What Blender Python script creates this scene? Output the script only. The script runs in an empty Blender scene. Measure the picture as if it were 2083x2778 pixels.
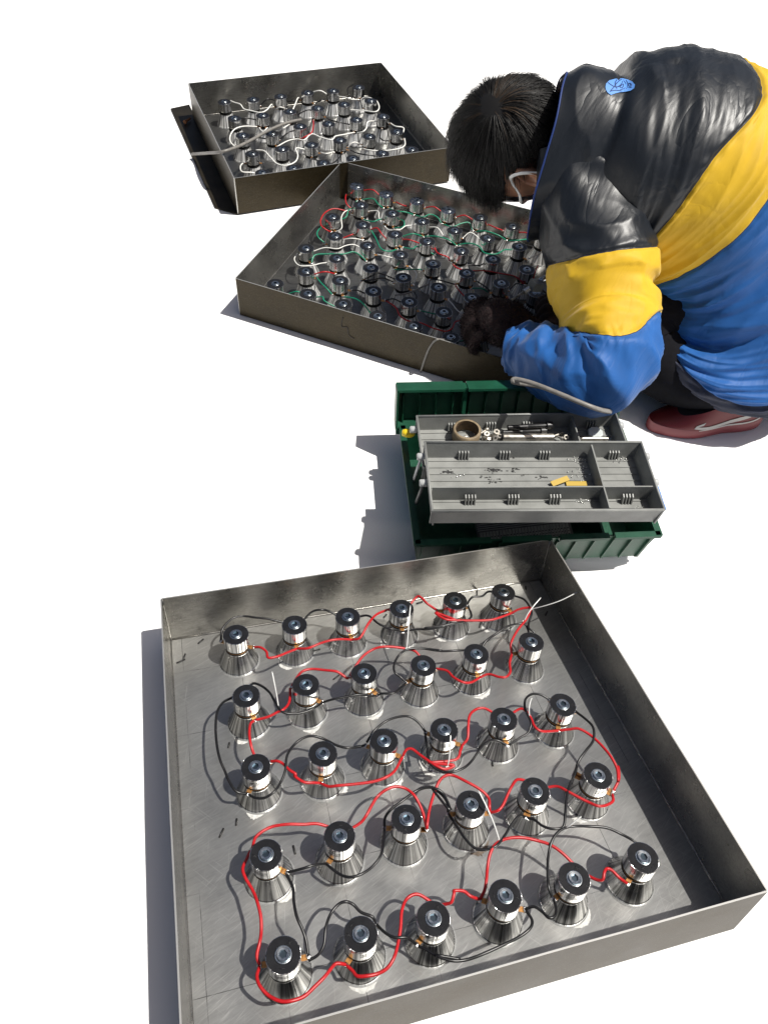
import bpy, math, random
import numpy as np
from mathutils import Vector, Matrix, noise
random.seed(7); rng = np.random.default_rng(7)
scene = bpy.context.scene
col = scene.collection

# ------------------------------------------------------------ camera
F_PX, W_PX, H_PX = 2017.64, 2083.0, 2778.0          # photograph's own focal length and size
CAM_C = np.array([0.0, 0.0, 1.1243])
CAM_R = np.array([[0.99696, 0.06161, 0.04760], [-0.07786, 0.78875, 0.60977], [0.0, -0.61165, 0.79113]])
_p, _r = 0.9126, 0.0779
_f = np.array([0, math.cos(_p), -math.sin(_p)]); _rt = np.array([1.0, 0, 0]); _up = np.cross(_rt, _f)
CAM_R = np.array([math.cos(_r)*_rt+math.sin(_r)*_up, -math.sin(_r)*_rt+math.cos(_r)*_up, _f])
cd = bpy.data.cameras.new('camera'); cam = bpy.data.objects.new('camera', cd); col.objects.link(cam)
cd.sensor_fit = 'VERTICAL'; cd.sensor_height = 24.0; cd.lens = 24.0*F_PX/H_PX
cd.clip_start = 0.02; cd.clip_end = 500
cam.matrix_world = Matrix([[CAM_R[0][i], CAM_R[1][i], -CAM_R[2][i], CAM_C[i]] for i in range(3)]+[[0, 0, 0, 1]])
scene.camera = cam

# ------------------------------------------------------------ light
SUN_V = Vector((0.47, 0.0, 1.0)).normalized()
SUN_EL = math.asin(SUN_V.z); SUN_ROT = math.atan2(SUN_V.x, SUN_V.y)
world = bpy.data.worlds.new('World'); scene.world = world; world.use_nodes = True
wn = world.node_tree.nodes; wl = world.node_tree.links; wn.clear()
sky = wn.new('ShaderNodeTexSky'); sky.sky_type = 'NISHITA'; sky.sun_disc = False
sky.ozone_density = 0.2; sky.dust_density = 4.0; sky.air_density = 0.75; sky.sun_elevation = SUN_EL; sky.sun_rotation = SUN_ROT
bg = wn.new('ShaderNodeBackground'); bg.inputs['Strength'].default_value = 0.05
wo = wn.new('ShaderNodeOutputWorld'); wl.new(sky.outputs[0], bg.inputs[0]); wl.new(bg.outputs[0], wo.inputs[0])
sd = bpy.data.lights.new('sun', 'SUN'); sd.energy = 5.0; sd.angle = math.radians(0.53); sd.color = (1.0, 0.965, 0.90)
sun = bpy.data.objects.new('sun', sd); col.objects.link(sun)
sun.rotation_euler = SUN_V.to_track_quat('Z', 'Y').to_euler(); sun.location = SUN_V*6
scene.view_settings.view_transform = 'Standard'; scene.view_settings.look = 'None'
scene.view_settings.exposure = 0.22; scene.view_settings.gamma = 1.0
scene.render.engine = 'CYCLES'
scene.cycles.use_denoising = True
scene.cycles.max_bounces = 8; scene.cycles.sample_clamp_indirect = 6.0

# ------------------------------------------------------------ pixel -> place helpers (all real distances in metres)
def ray(p):
    return CAM_R[2]+(p[0]-W_PX/2)/F_PX*CAM_R[0]-(p[1]-H_PX/2)/F_PX*CAM_R[1]
def at_plane(p, o, n):
    d = ray(p); return Vector(CAM_C+d*(((np.array(o)-CAM_C)@np.array(n))/(d@np.array(n))))
def at_z(p, z): return at_plane(p, (0, 0, z), (0, 0, 1.0))
def at_y(p, y): return at_plane(p, (0, y, 0), (0, 1.0, 0))
def Z(ox, oy, s): return lambda x, y: (ox+x*s, oy+y*s)
z1, z2, z3, z4 = Z(400, 1440, .51236), Z(1150, 1440, .56239), Z(400, 2080, .51236), Z(1150, 2080, .56239)
z5, z6, z7, z8 = Z(1030, 1020, .48222), Z(620, 420, .56661), Z(440, 140, .49427), Z(1180, 80, .54430)

# ------------------------------------------------------------ object helpers
def tag(o, label=None, cat=None, group=None, kind=None):
    if label: o['label'] = label
    if cat: o['category'] = cat
    if group: o['group'] = group
    if kind: o['kind'] = kind
    return o
def empty(name, M=None, parent=None):
    o = bpy.data.objects.new(name, None); col.objects.link(o); o.empty_display_size = 0.02
    if parent: o.parent = parent
    if M is not None: o.matrix_local = M
    return o
class MB:
    def __init__(s): s.v = []; s.f = []; s.m = []; s.sm = []
    def add(s, vs, fs, mi=0, smooth=True):
        b = len(s.v); s.v += [tuple(map(float, v)) for v in vs]
        for f in fs: s.f.append(tuple(b+i for i in f)); s.m.append(mi); s.sm.append(smooth)
        return s
    def box(s, lo, hi, mi=0, M=None, bevel=0):
        x0, y0, z0 = lo; x1, y1, z1_ = hi
        vs = [Vector((x, y, z)) for z in (z0, z1_) for y in (y0, y1) for x in (x0, x1)]
        if M is not None: vs = [M@v for v in vs]
        return s.add(vs, [(0, 2, 3, 1), (4, 5, 7, 6), (0, 1, 5, 4), (2, 6, 7, 3), (0, 4, 6, 2), (1, 3, 7, 5)], mi, False)
    def lathe(s, prof, n=32, mi=0, M=None, cap0=False, cap1=False, smooth=True):
        vs = []; fs = []
        for r, z in prof:
            for k in range(n):
                a = 2*math.pi*k/n; v = Vector((r*math.cos(a), r*math.sin(a), z)); vs.append(M@v if M is not None else v)
        for i in range(len(prof)-1):
            for k in range(n):
                fs.append((i*n+k, i*n+(k+1) % n, (i+1)*n+(k+1) % n, (i+1)*n+k))
        s.add(vs, fs, mi, smooth)
        b = len(s.v)-len(vs)
        if cap0: s.f.append(tuple(b+k for k in reversed(range(n)))); s.m.append(mi); s.sm.append(False)
        if cap1: s.f.append(tuple(b+(len(prof)-1)*n+k for k in range(n))); s.m.append(mi); s.sm.append(False)
        return s
    def lathe_sharp(s, prof, n=32, mi=0):
        for a, b in zip(prof, prof[1:]): s.lathe([a, b], n, mi)
        return s
    def tube(s, pts, rad, n=8, mi=0, cap=True, flat=1.0, smooth=True):
        pts = [Vector(p) for p in pts]; N = len(pts)
        if not hasattr(rad, '__len__'): rad = [rad]*N
        up = None; vs = []; fs = []
        for i in range(N):
            t = (pts[min(i+1, N-1)]-pts[max(i-1, 0)])
            if t.length < 1e-9: t = Vector((0, 0, 1))
            t.normalize()
            if up is None:
                up = Vector((0, 0, 1)) if abs(t.z) < .9 else Vector((1, 0, 0))
            up = (up-t*up.dot(t)); up = up.normalized() if up.length > 1e-6 else t.orthogonal().normalized()
            sd_ = t.cross(up)
            for k in range(n):
                a = 2*math.pi*k/n; vs.append(pts[i]+(sd_*math.cos(a)+up*(math.sin(a)*flat))*rad[i])
        for i in range(N-1):
            for k in range(n): fs.append((i*n+k, i*n+(k+1) % n, (i+1)*n+(k+1) % n, (i+1)*n+k))
        if cap: fs += [tuple(reversed(range(n))), tuple((N-1)*n+k for k in range(n))]
        return s.add(vs, fs, mi, smooth)
    def ball(s, c, r, mi=0, nu=16, nv=10, M=None):
        r = r if hasattr(r, '__len__') else (r, r, r); vs = []; fs = []
        for j in range(nv+1):
            ph = math.pi*j/nv
            for k in range(nu):
                a = 2*math.pi*k/nu
                v = Vector((r[0]*math.sin(ph)*math.cos(a), r[1]*math.sin(ph)*math.sin(a), r[2]*math.cos(ph)))
                vs.append((M@v if M is not None else v)+Vector(c))
        for j in range(nv):
            for k in range(nu): fs.append((j*nu+k, (j+1)*nu+k, (j+1)*nu+(k+1) % nu, j*nu+(k+1) % nu))
        return s.add(vs, fs, mi)
    def grid(s, P, mi=0, closed_u=False, smooth=True, mif=None):
        # P[i][j] points
        ni, nj = len(P), len(P[0]); vs = [p for r in P for p in r]; b = len(s.v)
        s.v += [tuple(map(float, v)) for v in vs]
        for i in range(ni-1):
            for j in range(nj if closed_u else nj-1):
                s.f.append((b+i*nj+j, b+i*nj+(j+1) % nj, b+(i+1)*nj+(j+1) % nj, b+(i+1)*nj+j))
                s.m.append(mif(i, j) if mif else mi); s.sm.append(smooth)
        return s
    def mesh(s, name, mats):
        me = bpy.data.meshes.new(name); me.from_pydata(s.v, [], s.f); me.update()
        for m in (mats if isinstance(mats, (list, tuple)) else [mats]): me.materials.append(m)
        me.polygons.foreach_set('material_index', s.m); me.polygons.foreach_set('use_smooth', s.sm); me.update()
        return me
    def build(s, name, mats, parent=None, M=None):
        return link(name, s.mesh(name, mats), parent, M)
def link(name, me, parent=None, M=None):
    o = bpy.data.objects.new(name, me); col.objects.link(o)
    if parent: o.parent = parent
    if M is not None: o.matrix_local = M
    return o
def crom(pts, per=6):
    pts = [np.array(p, float) for p in pts]; out = []
    if len(pts) < 3:
        return [pts[0]+(pts[-1]-pts[0])*i/per for i in range(per+1)]
    for i in range(len(pts)-1):
        p0 = pts[i-1] if i else 2*pts[0]-pts[1]; p1, p2 = pts[i], pts[i+1]
        p3 = pts[i+2] if i+2 < len(pts) else 2*pts[-1]-pts[-2]
        for k in range(per):
            t = k/per
            out.append(.5*((2*p1)+(-p0+p2)*t+(2*p0-5*p1+4*p2-p3)*t*t+(-p0+3*p1-3*p2+p3)*t**3))
    out.append(pts[-1]); return out
def nz(x, y, z, s=0): return noise.noise(Vector((x+s*17.3, y-s*9.1, z+s*5.7)))

# ------------------------------------------------------------ materials
def mat(name, color, rough=.5, metal=0., spec=.5, coat=0., coat_r=.1, sheen=0., noise_amt=0., noise_scale=40., bump=0., bump_scale=200., stretch=None, trans=0., sss=0., alpha=1.):
    m = bpy.data.materials.new(name); m.use_nodes = True; nt = m.node_tree; b = nt.nodes['Principled BSDF']; L = nt.links.new
    b.inputs['Base Color'].default_value = (*color, 1); b.inputs['Roughness'].default_value = rough
    b.inputs['Metallic'].default_value = metal; b.inputs['Specular IOR Level'].default_value = spec
    b.inputs['Coat Weight'].default_value = coat; b.inputs['Coat Roughness'].default_value = coat_r
    b.inputs['Sheen Weight'].default_value = sheen; b.inputs['Transmission Weight'].default_value = trans
    b.inputs['Subsurface Weight'].default_value = sss; b.inputs['Subsurface Scale'].default_value = .004
    b.inputs['Alpha'].default_value = alpha
    if noise_amt or bump:
        tc = nt.nodes.new('ShaderNodeTexCoord'); mp = nt.nodes.new('ShaderNodeMapping'); L(tc.outputs['Object'], mp.inputs[0])
        if stretch: mp.inputs['Scale'].default_value = stretch
    if noise_amt:
        n = nt.nodes.new('ShaderNodeTexNoise'); n.inputs['Scale'].default_value = noise_scale; n.inputs['Detail'].default_value = 6
        L(mp.outputs[0], n.inputs[0])
        r = nt.nodes.new('ShaderNodeValToRGB'); r.color_ramp.elements[0].position = .3; r.color_ramp.elements[1].position = .72
        r.color_ramp.elements[0].color = (*[c*(1-noise_amt) for c in color], 1); r.color_ramp.elements[1].color = (*[min(1, c*(1+noise_amt)) for c in color], 1)
        L(n.outputs[0], r.inputs[0]); L(r.outputs[0], b.inputs['Base Color'])
        mr = nt.nodes.new('ShaderNodeMapRange'); mr.inputs['To Min'].default_value = max(.02, rough-.12*noise_amt*2); mr.inputs['To Max'].default_value = min(1, rough+.12*noise_amt*2)
        L(n.outputs[0], mr.inputs[0]); L(mr.outputs[0], b.inputs['Roughness'])
    if bump:
        n2 = nt.nodes.new('ShaderNodeTexNoise'); n2.inputs['Scale'].default_value = bump_scale; n2.inputs['Detail'].default_value = 5
        L(mp.outputs[0], n2.inputs[0]); bp = nt.nodes.new('ShaderNodeBump'); bp.inputs['Strength'].default_value = bump; bp.inputs['Distance'].default_value = .002
        L(n2.outputs[0], bp.inputs['Height']); L(bp.outputs[0], b.inputs['Normal'])
    return m

def steel(name, base, rough, metal, scratch=.5, lines=None, blotch=.25):
    """brushed stainless sheet: blotches, fine scratches, optional ruled pencil lines (spacing, offsets)"""
    m = bpy.data.materials.new(name); m.use_nodes = True; nt = m.node_tree; b = nt.nodes['Principled BSDF']; L = nt.links.new; N = nt.nodes.new
    b.inputs['Metallic'].default_value = metal
    if metal < .5: b.inputs['Specular IOR Level'].default_value = .22
    tc = N('ShaderNodeTexCoord')
    n1 = N('ShaderNodeTexNoise'); n1.inputs['Scale'].default_value = 9; n1.inputs['Detail'].default_value = 8; n1.inputs['Roughness'].default_value = .65
    L(tc.outputs['Object'], n1.inputs[0])
    hs = None
    for k, (ang, sx, sy) in enumerate(((25, 13, 900), (37, 22, 700), (-48, 18, 900), (80, 12, 800))):
        mp = N('ShaderNodeMapping'); mp.vector_type = 'POINT'; mp.inputs['Rotation'].default_value = (0, 0, math.radians(-ang)); mp.inputs['Scale'].default_value = (1, 1, 1)
        mp2 = N('ShaderNodeMapping'); mp2.inputs['Scale'].default_value = (sx, sy, sy)
        mp2.inputs['Location'].default_value = (k*3.1, k*7.7, 0)
        L(tc.outputs['Object'], mp.inputs[0]); L(mp.outputs[0], mp2.inputs[0])
        ns = N('ShaderNodeTexNoise'); ns.inputs['Scale'].default_value = 1.0; ns.inputs['Detail'].default_value = 2
        L(mp2.outputs[0], ns.inputs[0])
        mr = N('ShaderNodeMapRange'); mr.inputs['From Min'].default_value = .60+.015*k; mr.inputs['From Max'].default_value = .76+.015*k
        L(ns.outputs[0], mr.inputs[0])
        if hs is None: hs = mr.outputs[0]
        else:
            ad = N('ShaderNodeMath'); ad.operation = 'MAXIMUM'; L(hs, ad.inputs[0]); L(mr.outputs[0], ad.inputs[1]); hs = ad.outputs[0]
    cr = N('ShaderNodeValToRGB'); e = cr.color_ramp.elements
    e[0].position = .3; e[0].color = (*[c*(1-blotch) for c in base], 1); e[1].position = .7; e[1].color = (*[min(1, c*(1+blotch)) for c in base], 1)
    gm = N('ShaderNodeMapping'); gm.inputs['Rotation'].default_value = (0, 0, math.radians(-12)); L(tc.outputs['Object'], gm.inputs[0]); gm2 = N('ShaderNodeMapping'); gm2.inputs['Scale'].default_value = (18, 260, 260); L(gm.outputs[0], gm2.inputs[0])
    gn = N('ShaderNodeTexNoise'); gn.inputs['Scale'].default_value = 1; gn.inputs['Detail'].default_value = 5; gn.inputs['Roughness'].default_value = .75; L(gm2.outputs[0], gn.inputs[0])
    gx = N('ShaderNodeMix'); gx.data_type = 'FLOAT'; gx.inputs['Factor'].default_value = .45; L(n1.outputs[0], gx.inputs['A']); L(gn.outputs[0], gx.inputs['B'])
    L(gx.outputs['Result'], cr.inputs[0])
    mx = N('ShaderNodeMix'); mx.data_type = 'RGBA'; L(cr.outputs[0], mx.inputs['A']); mx.inputs['B'].default_value = (.92, .91, .88, 1)
    sm = N('ShaderNodeMath'); sm.operation = 'MULTIPLY'; sm.inputs[1].default_value = scratch; L(hs, sm.inputs[0]); L(sm.outputs[0], mx.inputs['Factor'])
    out = mx.outputs['Result']
    if lines:
        dx, dy, x0, y0 = lines
        sp = N('ShaderNodeSeparateXYZ'); L(tc.outputs['Object'], sp.inputs[0]); acc = None
        for ax, d, o in ((0, dx, x0), (1, dy, y0)):
            a = N('ShaderNodeMath'); a.operation = 'SUBTRACT'; L(sp.outputs[ax], a.inputs[0]); a.inputs[1].default_value = o-d/2-d*20
            w = N('ShaderNodeMath'); w.operation = 'MODULO'; L(a.outputs[0], w.inputs[0]); w.inputs[1].default_value = d
            s_ = N('ShaderNodeMath'); s_.operation = 'SUBTRACT'; L(w.outputs[0], s_.inputs[0]); s_.inputs[1].default_value = d/2
            ab = N('ShaderNodeMath'); ab.operation = 'ABSOLUTE'; L(s_.outputs[0], ab.inputs[0])
            lt = N('ShaderNodeMath'); lt.operation = 'LESS_THAN'; L(ab.outputs[0], lt.inputs[0]); lt.inputs[1].default_value = .00045
            if acc is None: acc = lt.outputs[0]
            else:
                q = N('ShaderNodeMath'); q.operation = 'MAXIMUM'; L(acc, q.inputs[0]); L(lt.outputs[0], q.inputs[1]); acc = q.outputs[0]
        # pencil fades out here and there
        nb = N('ShaderNodeMapRange'); nb.inputs['From Min'].default_value = .45; nb.inputs['From Max'].default_value = .56; nb.inputs['To Max'].default_value = .65
        L(n1.outputs[0], nb.inputs[0]); pm = N('ShaderNodeMath'); pm.operation = 'MULTIPLY'; L(acc, pm.inputs[0]); L(nb.outputs[0], pm.inputs[1])
        mx2 = N('ShaderNodeMix'); mx2.data_type = 'RGBA'; L(out, mx2.inputs['A']); mx2.inputs['B'].default_value = (.02, .02, .02, 1); L(pm.outputs[0], mx2.inputs['Factor']); out = mx2.outputs['Result']
    L(out, b.inputs['Base Color'])
    rr = N('ShaderNodeMapRange'); rr.inputs['To Min'].default_value = rough-.1; rr.inputs['To Max'].default_value = rough+.12; L(n1.outputs[0], rr.inputs[0]); L(rr.outputs[0], b.inputs['Roughness'])
    bp = N('ShaderNodeBump'); bp.inputs['Strength'].default_value = .14; bp.inputs['Distance'].default_value = .0004; L(hs, bp.inputs['Height']); L(bp.outputs[0], b.inputs['Normal'])
    return m

def turned(name, base, rough, streak=.35, metal=1., bumpk=.5, freq=9., lo=.40, hi=.60):
    """turned / cast metal: turning marks and reflection streaks along the axis, painted into its colour"""
    m = bpy.data.materials.new(name); m.use_nodes = True; nt = m.node_tree; b = nt.nodes['Principled BSDF']; L = nt.links.new; N = nt.nodes.new
    b.inputs['Metallic'].default_value = metal; b.inputs['Roughness'].default_value = rough
    tc = N('ShaderNodeTexCoord'); sp = N('ShaderNodeSeparateXYZ'); L(tc.outputs['Object'], sp.inputs[0])
    at = N('ShaderNodeMath'); at.operation = 'ARCTAN2'; L(sp.outputs[1], at.inputs[0]); L(sp.outputs[0], at.inputs[1])
    oi = N('ShaderNodeObjectInfo')
    cb = N('ShaderNodeCombineXYZ'); L(at.outputs[0], cb.inputs[0]); L(oi.outputs['Random'], cb.inputs[1])
    mp = N('ShaderNodeMapping'); mp.inputs['Scale'].default_value = (freq, 40, 1); L(cb.outputs[0], mp.inputs[0])
    n = N('ShaderNodeTexNoise'); n.inputs['Scale'].default_value = 1; n.inputs['Detail'].default_value = 4; n.inputs['Roughness'].default_value = .7; L(mp.outputs[0], n.inputs[0])
    cr = N('ShaderNodeValToRGB'); e = cr.color_ramp.elements
    e[0].position = lo; e[0].color = (*[c*(1-streak) for c in base], 1); e[1].position = hi; e[1].color = (*[min(1, c*(1+streak)) for c in base], 1)  # bright and dark reflection streaks laid into the base colour
    L(n.outputs[0], cr.inputs[0]); L(cr.outputs[0], b.inputs['Base Color'])
    bp = N('ShaderNodeBump'); bp.inputs['Strength'].default_value = bumpk; bp.inputs['Distance'].default_value = .002
    L(n.outputs[0], bp.inputs['Height']); L(bp.outputs[0], b.inputs['Normal'])
    return m
MAT = dict(
    ground=mat('white_ground', (.88, .88, .88), .9),
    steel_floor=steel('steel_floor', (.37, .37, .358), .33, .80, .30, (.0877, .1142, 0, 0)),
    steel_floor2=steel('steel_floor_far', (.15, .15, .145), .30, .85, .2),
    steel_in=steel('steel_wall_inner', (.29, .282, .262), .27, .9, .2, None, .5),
    steel_out_shaded=steel('steel_wall_outer_shaded', (.036, .027, .013), .38, .25, .05, None, .45),  # outer faces: shade and dark ground reflection painted into the steel colour
    edge=mat('cut_edge', (.7, .69, .65), .35, .8),
    alu=turned('horn_aluminium', (.56, .56, .555), .17, .68, 1., .55, 6., .40, .60),
    alu_satin=turned('horn_satin_aluminium', (.56, .56, .55), .30, .75, .45, .4, 5., .42, .56),
    chrome=turned('turned_steel', (.60, .60, .60), .14, .72, 1., .7, 4., .40, .58),
    face_dark_reflection=mat('steel_face_dark_reflection', (.012, .012, .013), .26, .0, .5, noise_amt=.2, noise_scale=90, bump=.05, bump_scale=900),  # bare steel end face, its dark sky reflection painted in as black
    rubber=mat('black_ceramic_ring', (.008, .0075, .007), .6, spec=.25, noise_amt=.3, noise_scale=200),
    brass=mat('copper_tab', (.55, .27, .09), .38, .8, noise_amt=.35, noise_scale=400),
    solder=mat('solder', (.75, .75, .74), .25, 1., bump=.6, bump_scale=500),
    zinc=mat('zinc_bolt', (.62, .66, .68), .24, 1., noise_amt=.25, noise_scale=500),
    zinc_recess_shade=mat('bolt_socket_shaded', (.13, .17, .20), .3, 1.),  # darker zinc for socket and groove: recess shade painted in
    glue=mat('clear_glue', (.45, .46, .46), .25, 0, .5, alpha=.32),
    red=mat('red_insulation', (.42, .010, .014), .40, noise_amt=.15, noise_scale=80),
    black=mat('black_insulation', (.010, .010, .011), .34),
    white=mat('white_insulation', (.78, .78, .74), .4, noise_amt=.06, noise_scale=60),
    green=mat('green_insulation', (.008, .21, .12), .36, noise_amt=.15, noise_scale=80),
    grey_cable=mat('grey_sheath', (.19, .18, .165), .45, noise_amt=.2, noise_scale=90),
    nylon=mat('nylon_tie', (.75, .76, .74), .3, trans=.25),
    debris=mat('insulation_scrap', (.012, .012, .012), .5),
    green_plastic=mat('green_plastic', (.006, .060, .031), .42, noise_amt=.25, noise_scale=25, bump=.15, bump_scale=300),
    grey_plastic=mat('grey_plastic', (.215, .22, .21), .45, noise_amt=.18, noise_scale=30, bump=.2, bump_scale=350),
    light_plastic=mat('light_grey_plastic', (.42, .43, .43), .4, noise_amt=.15, noise_scale=60),
    dark_plastic=mat('dark_grey_plastic', (.06, .06, .062), .5, noise_amt=.2, noise_scale=60),
    tape=mat('tape_roll', (.20, .15, .09), .6, noise_amt=.3, noise_scale=120), card=mat('card_core', (.16, .10, .05), .8, noise_amt=.3, noise_scale=120),
    oxide=mat('black_oxide', (.018, .018, .019), .38, .3, noise_amt=.3, noise_scale=200),
    raw_steel=mat('raw_steel', (.46, .43, .38), .38, .9, noise_amt=.35, noise_scale=120),
    yellow_card=mat('yellow_card', (.44, .30, .05), .6), red_plastic=mat('red_plastic', (.55, .05, .04), .45),
    clear_plastic=mat('milky_plastic', (.62, .66, .66), .35, trans=.2), yellow_plastic=mat('yellow_plastic', (.75, .55, .02), .4), blue_plastic=mat('blue_plastic', (.02, .18, .62), .4),
    shaving=mat('metal_shavings', (.85, .85, .82), .2, 1.),
    ink=mat('marker_ink', (.008, .008, .010), .6),
    rust=mat('rusty_steel', (.22, .09, .035), .75, .3, noise_amt=.4, noise_scale=300),
    smear=mat('dried_glue', (.48, .48, .46), .55, noise_amt=.2, noise_scale=200, bump=.6, bump_scale=500), stain=mat('brown_stain', (.10, .075, .055), .5, .3, noise_amt=.5, noise_scale=150),
    painted_shadow=mat('painted_shadow', (.040, .033, .022), .4, .6, noise_amt=.4, noise_scale=20),
    wood=mat('wooden_block', (.30, .20, .11), .8, noise_amt=.3, noise_scale=30, stretch=(1, 8, 8)),
    skin=mat('skin', (.42, .22, .14), .5, sss=.12, noise_amt=.1, noise_scale=60), lips=mat('lips', (.36, .13, .10), .45),
    hair=mat('black_hair', (.008, .0072, .0065), .48, spec=.45), scalp=mat('scalp', (.09, .055, .035), .6),
    strap=mat('white_mask', (.78, .78, .76), .7, bump=.2, bump_scale=900),
    sole=mat('shoe_sole', (.17, .03, .035), .5), shoe_red=mat('shoe_red', (.12, .007, .010), .5, coat=.0), shoe_grey=mat('shoe_grey', (.38, .36, .34), .5),
    shoe_blue=mat('shoe_blue', (.02, .07, .22), .6), sock=mat('black_sock', (.006, .006, .008), .9),
    trouser=mat('dark_trousers', (.006, .006, .008), .95, spec=.15, noise_amt=.3, noise_scale=120, bump=.3, bump_scale=600),
    lining=mat('navy_lining', (.018, .022, .042), .75, noise_amt=.2, noise_scale=80, bump=.3, bump_scale=300),
    glove=mat('brown_fleece_glove', (.020, .009, .009), .95, noise_amt=.5, noise_scale=130, bump=1., bump_scale=350),
    badge=mat('blue_badge', (.10, .27, .66), .55, bump=.3, bump_scale=900), badge_ink=mat('badge_lines', (.015, .04, .15), .6),
)
def cloth(name, color, rough, spec, coat=0., sheen=0., amt=.12, crease=.17):
    m = mat(name, color, rough, 0, spec, coat, .3, sheen, amt, 22, 0)
    nt = m.node_tree; L = nt.links.new; N = nt.nodes.new; b = nt.nodes['Principled BSDF']
    tc = N('ShaderNodeTexCoord')
    ro = N('ShaderNodeMapping'); ro.inputs['Rotation'].default_value = Vector((-.15, -.25, -.25)).rotation_difference(Vector((0, 0, 1))).to_euler(); L(tc.outputs['Object'], ro.inputs[0])
    st = N('ShaderNodeMapping'); st.inputs['Scale'].default_value = (1, 1, .24); L(ro.outputs[0], st.inputs[0])
    a = N('ShaderNodeTexNoise'); a.inputs['Scale'].default_value = 34; a.inputs['Detail'].default_value = 7; a.inputs['Distortion'].default_value = 1.4; L(st.outputs[0], a.inputs[0])
    d = N('ShaderNodeTexNoise'); d.inputs['Scale'].default_value = 13; d.inputs['Detail'].default_value = 3; d.inputs['Distortion'].default_value = .9; L(st.outputs[0], d.inputs[0])
    d1 = N('ShaderNodeMath'); d1.operation = 'SUBTRACT'; d1.inputs[1].default_value = .5; L(d.outputs[0], d1.inputs[0]); d2 = N('ShaderNodeMath'); d2.operation = 'ABSOLUTE'; L(d1.outputs[0], d2.inputs[0])
    d3 = N('ShaderNodeMath'); d3.operation = 'POWER'; d3.inputs[1].default_value = .6; L(d2.outputs[0], d3.inputs[0])
    b0 = N('ShaderNodeBump'); b0.inputs['Strength'].default_value = crease; b0.inputs['Distance'].default_value = .016; L(d3.outputs[0], b0.inputs['Height'])
    c = N('ShaderNodeTexNoise'); c.inputs['Scale'].default_value = 1300; L(tc.outputs['Object'], c.inputs[0])
    b1 = N('ShaderNodeBump'); b1.inputs['Strength'].default_value = .15; b1.inputs['Distance'].default_value = .006; L(a.outputs[0], b1.inputs['Height']); L(b0.outputs[0], b1.inputs['Normal'])
    b2 = N('ShaderNodeBump'); b2.inputs['Strength'].default_value = .12; b2.inputs['Distance'].default_value = .0006; L(c.outputs[0], b2.inputs['Height']); L(b1.outputs[0], b2.inputs['Normal'])
    L(b2.outputs[0], b.inputs['Normal']); return m
MAT['j_black'] = cloth('black_nylon', (.0075, .0100, .0142), .41, .5, .0)
MAT['j_yellow'] = cloth('yellow_nylon', (.58, .36, .011), .62, .3, 0, .15, .08)
MAT['j_blue'] = cloth('blue_nylon', (.009, .090, .31), .58, .35, 0, .1, .12)
ORD = ['zeroth', 'first', 'second', 'third', 'fourth', 'fifth', 'sixth', 'seventh', 'eighth']
# ------------------------------------------------------------ ground

# ------------------------------------------------------------ steel trays
def rotvec(w):
    w = Vector(w); return Matrix.Rotation(w.length, 4, w.normalized())
FRONT = Matrix.Translation((-.2096, .5225, .0291))@rotvec((-.1988, .0176, .3051))
# one white sheet: level under the far trays, rising gently under the nearest one
_n = FRONT.to_3x3()@Vector((0, 0, 1)); _o = FRONT@Vector((0, 0, -.0125))
def ground_z(x, y):
    v = _o.z-(_n.x*(max(-1, min(1, x))-_o.x)+_n.y*(y-_o.y))/_n.z
    if v > 0: return min(.24, v)
    return max(v, -.03)*max(0, min(1, (.85-y)/.06))
xs = [-80, -20, -5, -2]+[-1+.1*k for k in range(21)]+[2, 5, 20, 80]; ys = [-80, -20, -5, -2]+[-1+.04*k for k in range(40)]+[.58+.015*k for k in range(22)]+[.92, .96, 1.0]+[1.5, 2, 5, 20, 80]
g = MB(); g.grid([[(x, y, ground_z(x, y)) for x in xs] for y in ys], 0)
tag(g.build('ground', MAT['ground']), kind='structure')
MID = Matrix.Translation((-.1393, 1.9186, .003))@Matrix.Rotation(-.3257, 4, 'Z')
BACK = Matrix.Translation((-.5809, 2.3489, .006))@Matrix.Rotation(.4233, 4, 'Z')
def wall(p0, p1, out, h, seed, drop):
    """sheet standing on the edge p0-p1, thickness t outward, gently dented"""
    m = MB(); t = .002; p0 = Vector(p0); p1 = Vector(p1); out = Vector(out); n = 26; nv = 5
    def P(i, j, k):
        p = p0.lerp(p1, i/n); z = -drop+(h+drop)*j/nv
        d = .0011*nz(p.x*7, p.y*7, z*14, seed)*math.sin(math.pi*i/n)*(j/nv)
        q = p+out*(d+k*t); return Vector((q.x, q.y, z))
    ins = [[P(i, j, 0) for i in range(n+1)] for j in range(nv+1)]
    outs = [[P(i, j, 1) for i in range(n+1)] for j in range(nv+1)]
    m.grid(ins, 0); m.grid([r[::-1] for r in outs], 1)
    m.grid([ins[-1], outs[-1]], 2, smooth=False); m.grid([outs[0], ins[0]], 1, smooth=False)
    for e in (0, n): m.grid([[r[e] for r in ins], [r[e] for r in outs]], 2, smooth=False)
    return m
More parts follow.
